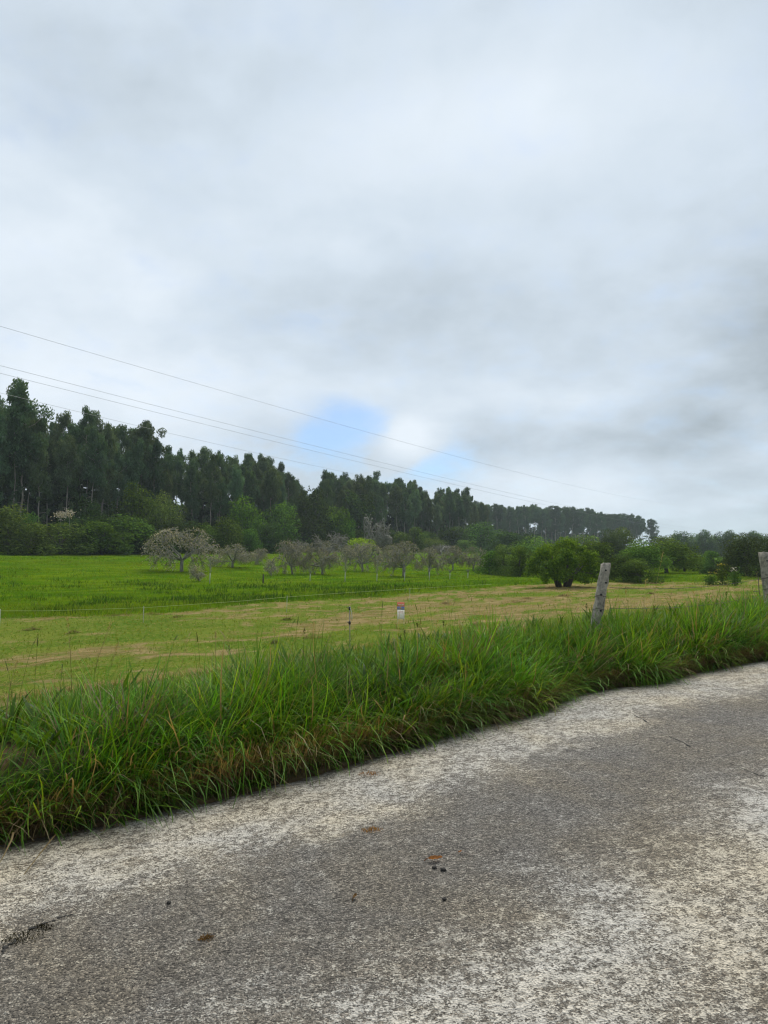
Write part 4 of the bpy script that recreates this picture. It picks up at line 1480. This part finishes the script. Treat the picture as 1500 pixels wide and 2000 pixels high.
# electric fence rope along the edge of the mown field
M_rope = plain('pale_rope', (.34, .40, .14), .7)
rp = [(0, 1193, 24.6), (90, 1193, 25), (280, 1187, 26.5), (470, 1174, 29), (560, 1166, 31), (640, 1160, 33), (800, 1150, 38), (960, 1141, 44)]
P = np.array([at(*q_) for q_ in rp])
P = np.concatenate([[P[0] * 2 - P[1] - np.array([5, 0, 0])], P])
k = np.linspace(0, len(P) - 1, 60)
pts = np.column_stack([np.interp(k, np.arange(len(P)), P[:, i]) for i in range(3)])
mb = MB(); mb.add(*tube(pts, .006, 6))
tag(mb.build('fence_rope', M_rope), 'pale yellow electric fence rope running along the edge of the tall meadow grass', 'rope')
for (i, lab) in [(1, 'thin white stake holding the fence rope at the far left'), (3, 'thin white stake holding the fence rope below the large apple tree'),
                 (5, 'thin white stake holding the fence rope below the twin apple trees'), (7, 'thin white stake holding the fence rope above the sign')]:
    q_ = P[i]
    zb = float(height(q_[0], q_[1])) - .2
    mb = MB(); mb.add(*tube([[q_[0], q_[1], zb], [q_[0] + .01, q_[1], (zb + q_[2]) / 2], [q_[0] + .02, q_[1], q_[2] + .06]], .010, 6))
    tag(mb.build('rope_stake', M_moss), lab, 'stake', 'stakes of the fence rope')

# saplings in white guards
M_guard = plain('white_tree_guard', (.40, .40, .35), .7)
def sapling(u, vb, hpx, dist, lab, seed, twig):
    rs2 = np.random.RandomState(seed)
    x = (u - 750) / F * dist; z = float(height(x, dist)); k = dist / F
    o = empty('sapling', (x, dist, z))
    gh = .25 + hpx * k
    mb = MB(); mb.add(*tube([[0, 0, -.05], [.01, 0, gh * .5], [.03, 0, gh]], [.04, .038, .035], 6)); mb.build('tree_guard', M_guard, o, True)
    mb = MB()
    top = gh + twig * k
    mb.add(*tube([[.02, 0, gh * .8], [.03, 0, (gh + top) / 2], [.06, .02, top]], [.025, .02, .008], 5))
    for i in range(22):
        zz = rs2.uniform(gh * .9, top); a = rs2.uniform(0, 6.28); ln = rs2.uniform(.3, .75) * (top - gh) * .6
        p0 = np.array([.03, 0, zz]); p1_ = p0 + np.array([math.cos(a) * ln * .6, math.sin(a) * ln * .6, ln * .75])
        mb.add(*tube([p0, (p0 + p1_) / 2 + [0, 0, -.03], p1_], [.012, .009, .004], 3, False))
        for kk in range(2):
            a2 = rs2.uniform(0, 6.28); mb.add(*tube([p1_ * .5 + p0 * .5, p1_ * .5 + p0 * .5 + np.array([math.cos(a2) * .2, math.sin(a2) * .2, .22])], [.006, .003], 3, False))
    mb.build('branches', M_grey_bark, o)
    tag(o, lab, 'sapling', 'young trees in white guards')


for i, a in enumerate([(411, 1136, 14, 55, 'bare sapling in a leaning white guard below the small cream blossom tree', 26),
                       (606, 1128, 10, 60, 'short white tree guard with thin twigs below the twin apple trees', 10),
                       (674, 1130, 14, 60, 'bare fan-shaped sapling in a white guard left of the tree before the yellow-green bush', 30),
                       (736, 1128, 10, 62, 'bare sapling in a white guard between two orchard trees in mid photo', 28),
                       (790, 1126, 13, 63, 'white tree guard directly under the wide grey apple tree', 6),
                       (838, 1125, 12, 64, 'white tree guard under the grey apple tree with crossing trunks', 6),
                       (878, 1123, 7, 66, 'short white tree guard alone in the grass right of the crossing trunks', 3),
                       (913, 1124, 7, 68, 'farthest short white tree guard at the right of the row', 3)]):
    sapling(a[0], a[1], a[2], a[3], a[4], 500 + i, a[5])

# dark stake and far paddock fence
M_dpost = plain('dark_wood', (.045, .038, .03), .9, 0, .3, 20)
p = np.array([(515 - 750) / F * 56, 56.0, 0]); z = float(height(p[0], 56))
mb = MB(); mb.add(*tube([[p[0], 56, z - .3], [p[0], 56, z + .3], [p[0] + .02, 56, z + .78]], [.07, .065, .055], 6))
tag(mb.build('wooden_stake', M_dpost), 'short dark wooden stake alone in the meadow below the leaning apple tree', 'stake')
post_me = MB(); post_me.add(*tube([[0, 0, -.3], [.01, 0, .5], [.02, 0, 1.15]], [.085, .08, .07], 6)); post_me = post_me.mesh('paddock_post', M_dpost)
fp = []
for i in range(17):
    u = 880 + i * 11.5
    dist = 112 - i * 1.0
    x = (u - 750) / F * dist
    o = link('paddock_post', post_me)
    o.location = (x, dist, float(height(x, dist))); o.rotation_euler = (rs.normal(0, .04), rs.normal(0, .05), rs.rand() * 6)
    o.scale = (1, 1, rs.uniform(.85, 1.15))
    fp.append((x, dist, float(height(x, dist)) + .95))
    tag(o, ORD[i] + ' dark post of the far paddock fence, counted from the orchard end', 'fence post', 'posts of the far paddock fence')
mb = MB(); mb.add(*tube(fp, .012, 4)); tag(mb.build('paddock_wire', M_rust), 'wire along the dark posts of the far paddock fence', 'wire')

# ------------------------------------------------------------------ air
def haze():
    m, t = mat('pale_air')
    v = t.n('ShaderNodeVolumePrincipled')
    v.inputs['Color'].default_value = (.78, .88, 1.0, 1)
    v.inputs['Density'].default_value = .00022
    v.inputs['Anisotropy'].default_value = .2
    o_ = t.n('ShaderNodeOutputMaterial')
    t.t.links.new(v.outputs[0], o_.inputs['Volume'])
    mb = MB(); mb.add(*box((0, 0, 30), (8800, 8800, 68)))
    tag(mb.build('haze', m), 'thin pale air over the valley', None, kind='stuff')


haze()

# ------------------------------------------------------------------ flowering weeds near the right post
def flower_weed(u, top, dist, lab, seed, col):
    rs2 = np.random.RandomState(seed)
    x = (u - 750) / F * dist; z = float(height(x, dist)); H = at(u, top, dist)[2] - z
    o = empty('flowering_weed', (x, dist, z))
    st = MB(); fl = MB(); lf = MB()
    for k in range(5):
        a = rs2.uniform(0, 6.28); r = rs2.uniform(.1, .45)
        hh = H * rs2.uniform(.7, 1.0)
        p2 = np.array([r * math.cos(a), r * math.sin(a), hh])
        st.add(*tube([[0, 0, -.05], p2 * [.4, .4, .55], p2], [.02, .014, .008], 4), (.06, .11, .02))
        m = 14; C = p2 + rs2.normal(0, 1, (m, 3)) * [.09, .09, .04]
        n_ = unit(rs2.normal(0, .4, (m, 3)) + [0, 0, 1]); A = unit(np.cross(n_, rand_dirs(m, rs2))); B = np.cross(n_, A)
        V, Fq = leaves(C, .07, .06, A, B); fl.add(V, Fq, np.repeat(np.array(col) * rs2.uniform(.7, 1.15, m)[:, None], 4, 0))
    m = 420; C = rs2.normal(0, 1, (m, 3)) * [.26, .24, H * .22] + [0, 0, H * .38]; C[:, 2] = np.abs(C[:, 2])
    A = rand_dirs(m, rs2); B = unit(np.cross(A, rand_dirs(m, rs2)))
    V, Fq = leaves(C, rs2.uniform(.12, .26, m), rs2.uniform(.06, .12, m), A, B); lf.add(V, Fq, np.repeat(np.array([.07, .125, .022]) * rs2.uniform(.7, 1.3, m)[:, None], 4, 0))
    st.build('stem', M_grass, o); fl.build('blossom', M_blossom, o); lf.build('foliage', M_leaf, o)
    tag(o, lab, 'weed')


flower_weed(1408, 1100, 57, 'tall weed with yellow flowers left of the right hand concrete post', 1, (.55, .50, .08))
flower_weed(1432, 1106, 56, 'tall weed with white flower heads left of the right hand concrete post', 2, (.62, .62, .55))
flower_weed(1385, 1118, 57, 'low leafy weed with few yellow flowers at the field corner', 4, (.45, .45, .10))

# agave-like pale flower heads at the edge of the left wood
def pale_spike(u, top, dist, lab, seed):
    rs2 = np.random.RandomState(seed)
    x = (u - 750) / F * dist; z = float(height(x, dist)); H = at(u, top, dist)[2] - z
    o = empty('pale_plume', (x, dist, z))
    st = MB(); st.add(*tube([[0, 0, -.1], [.05, 0, H * .5], [.0, 0, H]], [.05, .04, .02], 5)); st.build('stem', M_grey_bark, o)
    fl = MB(); m = 160; C = rs2.normal(0, 1, (m, 3)) * [.45, .4, .30] + [0, 0, H - .5]
    A = rand_dirs(m, rs2); B = unit(np.cross(A, rand_dirs(m, rs2)))
    V, Fq = leaves(C, rs2.uniform(.15, .35, m), rs2.uniform(.1, .2, m), A, B); fl.add(V, Fq, np.repeat(np.array([.45, .43, .40]) * rs2.uniform(.5, 1.2, m)[:, None], 4, 0))
    fl.build('blossom', M_blossom, o)
    tag(o, lab, 'plant')


pale_spike(118, 1000, W(118, 94), 'pale plume plant, left and lower of two beside the dark bush at the left', 1)
pale_spike(135, 996, W(135, 94), 'pale plume plant, right and taller of two beside the dark bush at the left', 2)

# ------------------------------------------------------------------ tall stalks rising from the verge
def stalk(u, vb, vt, ut, dist, dry, lab, seed):
    rs2 = np.random.RandomState(seed)
    x = (u - 750) / F * dist; z = float(height(x, dist))
    tp = at(ut, vt, dist) - np.array([x, dist, z])
    o = empty('grass_stalk', (x, dist, z))
    c = np.array([.30, .26, .13]) if dry else np.array([.06, .07, .03])
    st = MB(); mid = tp * .55 + np.array([(-.06 if ut > u else .06) * abs(tp[0]) * 2, 0, .03])
    st.add(*tube([[0, 0, -.03], mid, tp], [.0028, .0022, .0013], 4), c)
    st.build('stem', M_grass, o)
    hd = MB(); m = 26; f = rs2.rand(m); C = tp - (tp - mid) * (f * .28)[:, None] + rs2.normal(0, .007, (m, 3))
    A = unit(np.column_stack([rs2.normal(0, .3, m), rs2.normal(0, .3, m), np.ones(m)])); B = unit(np.cross(A, rand_dirs(m, rs2)))
    V, Fq = leaves(C, .022, .007, A, B); hd.add(V, Fq, c * 1.1); hd.build('seed_head', M_grass, o)
    tag(o, lab, 'grass stalk', 'tall seed stalks along the verge')


ST = [(150, 1330, 1205, 132, 6.2, 1, 'pale dry seed stalk leaning left above the verge, second from the left edge'),
      (178, 1345, 1212, 218, 6.0, 1, 'pale dry seed stalk leaning right, crossing the straw band at the left'),
      (205, 1350, 1255, 232, 6.0, 1, 'shorter dry stalk beside the one leaning right at the left'),
      (20, 1360, 1290, 34, 5.8, 1, 'thin dry stalk at the far left edge of the verge'),
      (425, 1310, 1232, 421, 7.0, 1, 'upright pale stalk against the mown field left of the middle'),
      (462, 1310, 1262, 447, 7.0, 0, 'dark forked stalk in the verge left of the middle'),
      (540, 1300, 1225, 535, 7.2, 1, 'thin upright stalk against the field between the dark stalks'),
      (594, 1300, 1228, 594, 7.2, 0, 'dark straight dock-like stalk left of the electric fence stake'),
      (625, 1320, 1282, 626, 7.0, 0, 'short dark stalk in the verge below the straight dark one'),
      (603, 1300, 1215, 613, 7.2, 1, 'pale stalk just right of the dark straight one'),
      (780, 1290, 1240, 782, 7.6, 0, 'dark stalk below the sign, left of a cluster'),
      (792, 1290, 1230, 790, 7.6, 0, 'dark stalk below the sign, taller of a cluster'),
      (820, 1290, 1216, 815, 7.7, 0, 'dark nodding stalk right below the sign'),
      (868, 1285, 1212, 866, 7.9, 0, 'dark upright stalk right of the sign'),
      (895, 1285, 1235, 900, 7.9, 0, 'short dark stalk right of the upright one beyond the sign'),
      (1122, 1240, 1155, 1108, 8.9, 1, 'pale stalk leaning left beside the leaning concrete post'),
      (1140, 1240, 1178, 1146, 8.9, 0, 'dark hooked stalk immediately left of the leaning concrete post'),
      (1228, 1240, 1150, 1222, 9.1, 1, 'thin pale stalk just right of the leaning concrete post'),
      (1250, 1235, 1130, 1262, 9.3, 1, 'tall thin stalk between the posts, leaning right'),
      (1265, 1150, 1078, 1295, 9.5, 1, 'highest thin stalk between the posts, crossing the dark bushes'),
      (1418, 1210, 1155, 1418, 10.4, 0, 'thin dark stalk left of the steel rod')]
for i, a in enumerate(ST):
    stalk(a[0], a[1], a[2], a[3], a[4], a[5], a[6], 900 + i)

# ------------------------------------------------------------------ small things lying on the lane
def road_z(x, y):
    return float(SLOPE * 30 * math.tanh(x / 30) + .012 * (fbm(np.array(x * .8), np.array(y * .8), 55) - .5))


def moss(u, v, size, lab, seed, col):
    rs2 = np.random.RandomState(seed)
    x, y = on_road(u, v); z = road_z(x, y)
    n = 260
    r = np.sqrt(rs2.rand(n)) * size; a = rs2.uniform(0, 6.28, n)
    bx = r * np.cos(a) * 1.3; by = r * np.sin(a) * .8
    c = np.array(col) * rs2.uniform(.5, 1.3, n)[:, None]
    V, Fq, C = blades(np.stack([bx, by, np.full(n, -.004)], 1), rs2.uniform(0, 6.28, n), rs2.uniform(.2, 1.2, n), rs2.uniform(0, .8, n), rs2.uniform(.012, .032, n) * (1.2 - r / size), np.full(n, .0045), c * .7, c, 2)
    mb = MB(); mb.add(V, Fq, C)
    o = mb.build('moss_tuft', M_grass); o.location = (x, y, z)
    tag(o, lab, 'moss', 'small growths on the lane')


moss(726, 1512, .080, 'orange-brown moss tuft on the lane near the grass edge', 1, (.34, .16, .035))
moss(728, 1622, .058, 'orange-brown moss tuft in the middle of the lane', 2, (.34, .17, .035))
moss(55, 1832, .085, 'dark weedy patch in a crack at the left of the lane', 3, (.035, .034, .018))
moss(88, 1812, .05, 'smaller dark weedy patch beside the crack at the left of the lane', 4, (.03, .028, .015))
moss(1006, 1398, .05, 'reddish brown plant litter at the lane edge below the bend in the grass', 5, (.17, .07, .035))
moss(403, 1833, .030, 'brown moss spot alone on the left half of the lane', 6, (.17, .10, .04))


def dead_leaf(u, v, size, lab, seed, col, rz):
    rs2 = np.random.RandomState(seed)
    x, y = on_road(u, v); z = road_z(x, y)
    n, m = 9, 5
    f = np.linspace(-1, 1, n)[:, None]; g = np.linspace(-1, 1, m)[None]
    wv = (1 - f ** 2) ** .7 * .42
    X = f * size + g * 0; Y = g * wv * size
    Z = .012 + .35 * size * (np.abs(g) * wv) * 1.6 + .18 * size * f ** 2 + rs2.normal(0, .002, (n, m))
    V = np.stack([X, Y, Z], -1).reshape(-1, 3)
    i = np.arange(n - 1)[:, None] * m; j = np.arange(m - 1)[None]
    Fq = np.stack([i + j, i + m + j, i + m + j + 1, i + j + 1], -1).reshape(-1, 4)
    o = empty('dead_leaf', (x, y, z), rz)
    mb = MB(); mb.add(V, Fq, np.array(col) * rs2.uniform(.7, 1.3, (len(V), 1))); mb.build('blade', M_grass, o, True)
    mb = MB(); mb.add(*tube([[-size, 0, .02], [-size * 1.3, .004, .012], [-size * 1.6, .0, .006]], .0018, 4), np.array(col) * .7); mb.build('leaf_stalk', M_grass, o)
    tag(o, lab, 'leaf', 'dead leaves on the lane')


dead_leaf(850, 1682, .038, 'curled orange-brown dead leaf with dark crumbs in the middle of the lane', 1, (.25, .11, .04), .2)
dead_leaf(693, 1755, .020, 'small brown curled leaf in the dark wheel track of the lane', 2, (.16, .10, .05), 1.3)
dead_leaf(899, 1668, .012, 'tiny orange leaf crumb right of the curled dead leaf', 3, (.26, .11, .04), .9)
M_crumb = plain('dark_crumb', (.018, .016, .013), .9, 0, .3, 60)
for (u, v, r, lab) in [(849, 1696, .013, 'dark soil crumb just below the curled dead leaf'), (866, 1700, .015, 'larger dark soil crumb right below the curled dead leaf'), (330, 1765, .012, 'dark soil crumb alone at the left of the lane'),
                       (868, 1757, .012, 'dark soil crumb further down from the curled dead leaf')]:
    rs2 = np.random.RandomState(int(u))
    x, y = on_road(u, v)
    t = np.linspace(0, np.pi, 6)
    mb = MB(); V, Fq = tube(np.column_stack([t * 0, t * 0, -np.cos(t) * r * .55]), np.maximum(np.sin(t), .08) * r, 6); V += rs2.normal(0, r * .12, V.shape)
    mb.add(V, Fq); o = mb.build('soil_crumb', M_crumb); o.location = (x, y, road_z(x, y) + r * .4)
    tag(o, lab, 'soil crumb', 'dark crumbs on the lane')


def crack(pxs, lab, width):
    """a crack in the slab, drawn as a dark flattened ridge a little proud"""
    P2 = [on_road(*p) for p in pxs]
    P2 = np.array(P2); k = np.linspace(0, len(P2) - 1, 70)
    x = np.interp(k, np.arange(len(P2)), P2[:, 0]); y = np.interp(k, np.arange(len(P2)), P2[:, 1])
    rs2 = np.random.RandomState(int(pxs[0][0]))
    j = np.cumsum(rs2.normal(0, .006, 70)); j -= np.linspace(j[0], j[-1], 70)
    dx, dy = np.gradient(x), np.gradient(y); L = np.hypot(dx, dy)
    x = x - dy / L * j; y = y + dx / L * j
    wd = width * np.clip(rs2.normal(.55, .6, 70), .04, 2) * (.15 + .85 * ss(.38, .6, fbm(np.arange(70) * .22, np.zeros(70), int(pxs[0][0]))))
    pts = np.column_stack([x, y, [road_z(a_, b_) for a_, b_ in zip(x, y)]])
    V, Fq = tube(pts, wd, 6)
    V[:, 2] = np.repeat(pts[:, 2], 6) + (V[:, 2] - np.repeat(pts[:, 2], 6)) * .35 + .001
    mb = MB(); mb.add(V, Fq)
    tag(mb.build('road_crack', M_crumb), lab, 'crack', 'cracks in the lane')


crack([(1160, 1360), (1250, 1402), (1310, 1438), (1400, 1480), (1500, 1516), (1560, 1540)], 'long dark crack running across the lane to the right edge', .007)
crack([(0, 1878), (50, 1842), (100, 1810), (150, 1784)], 'dark crack with weeds at the left of the lane', .008)
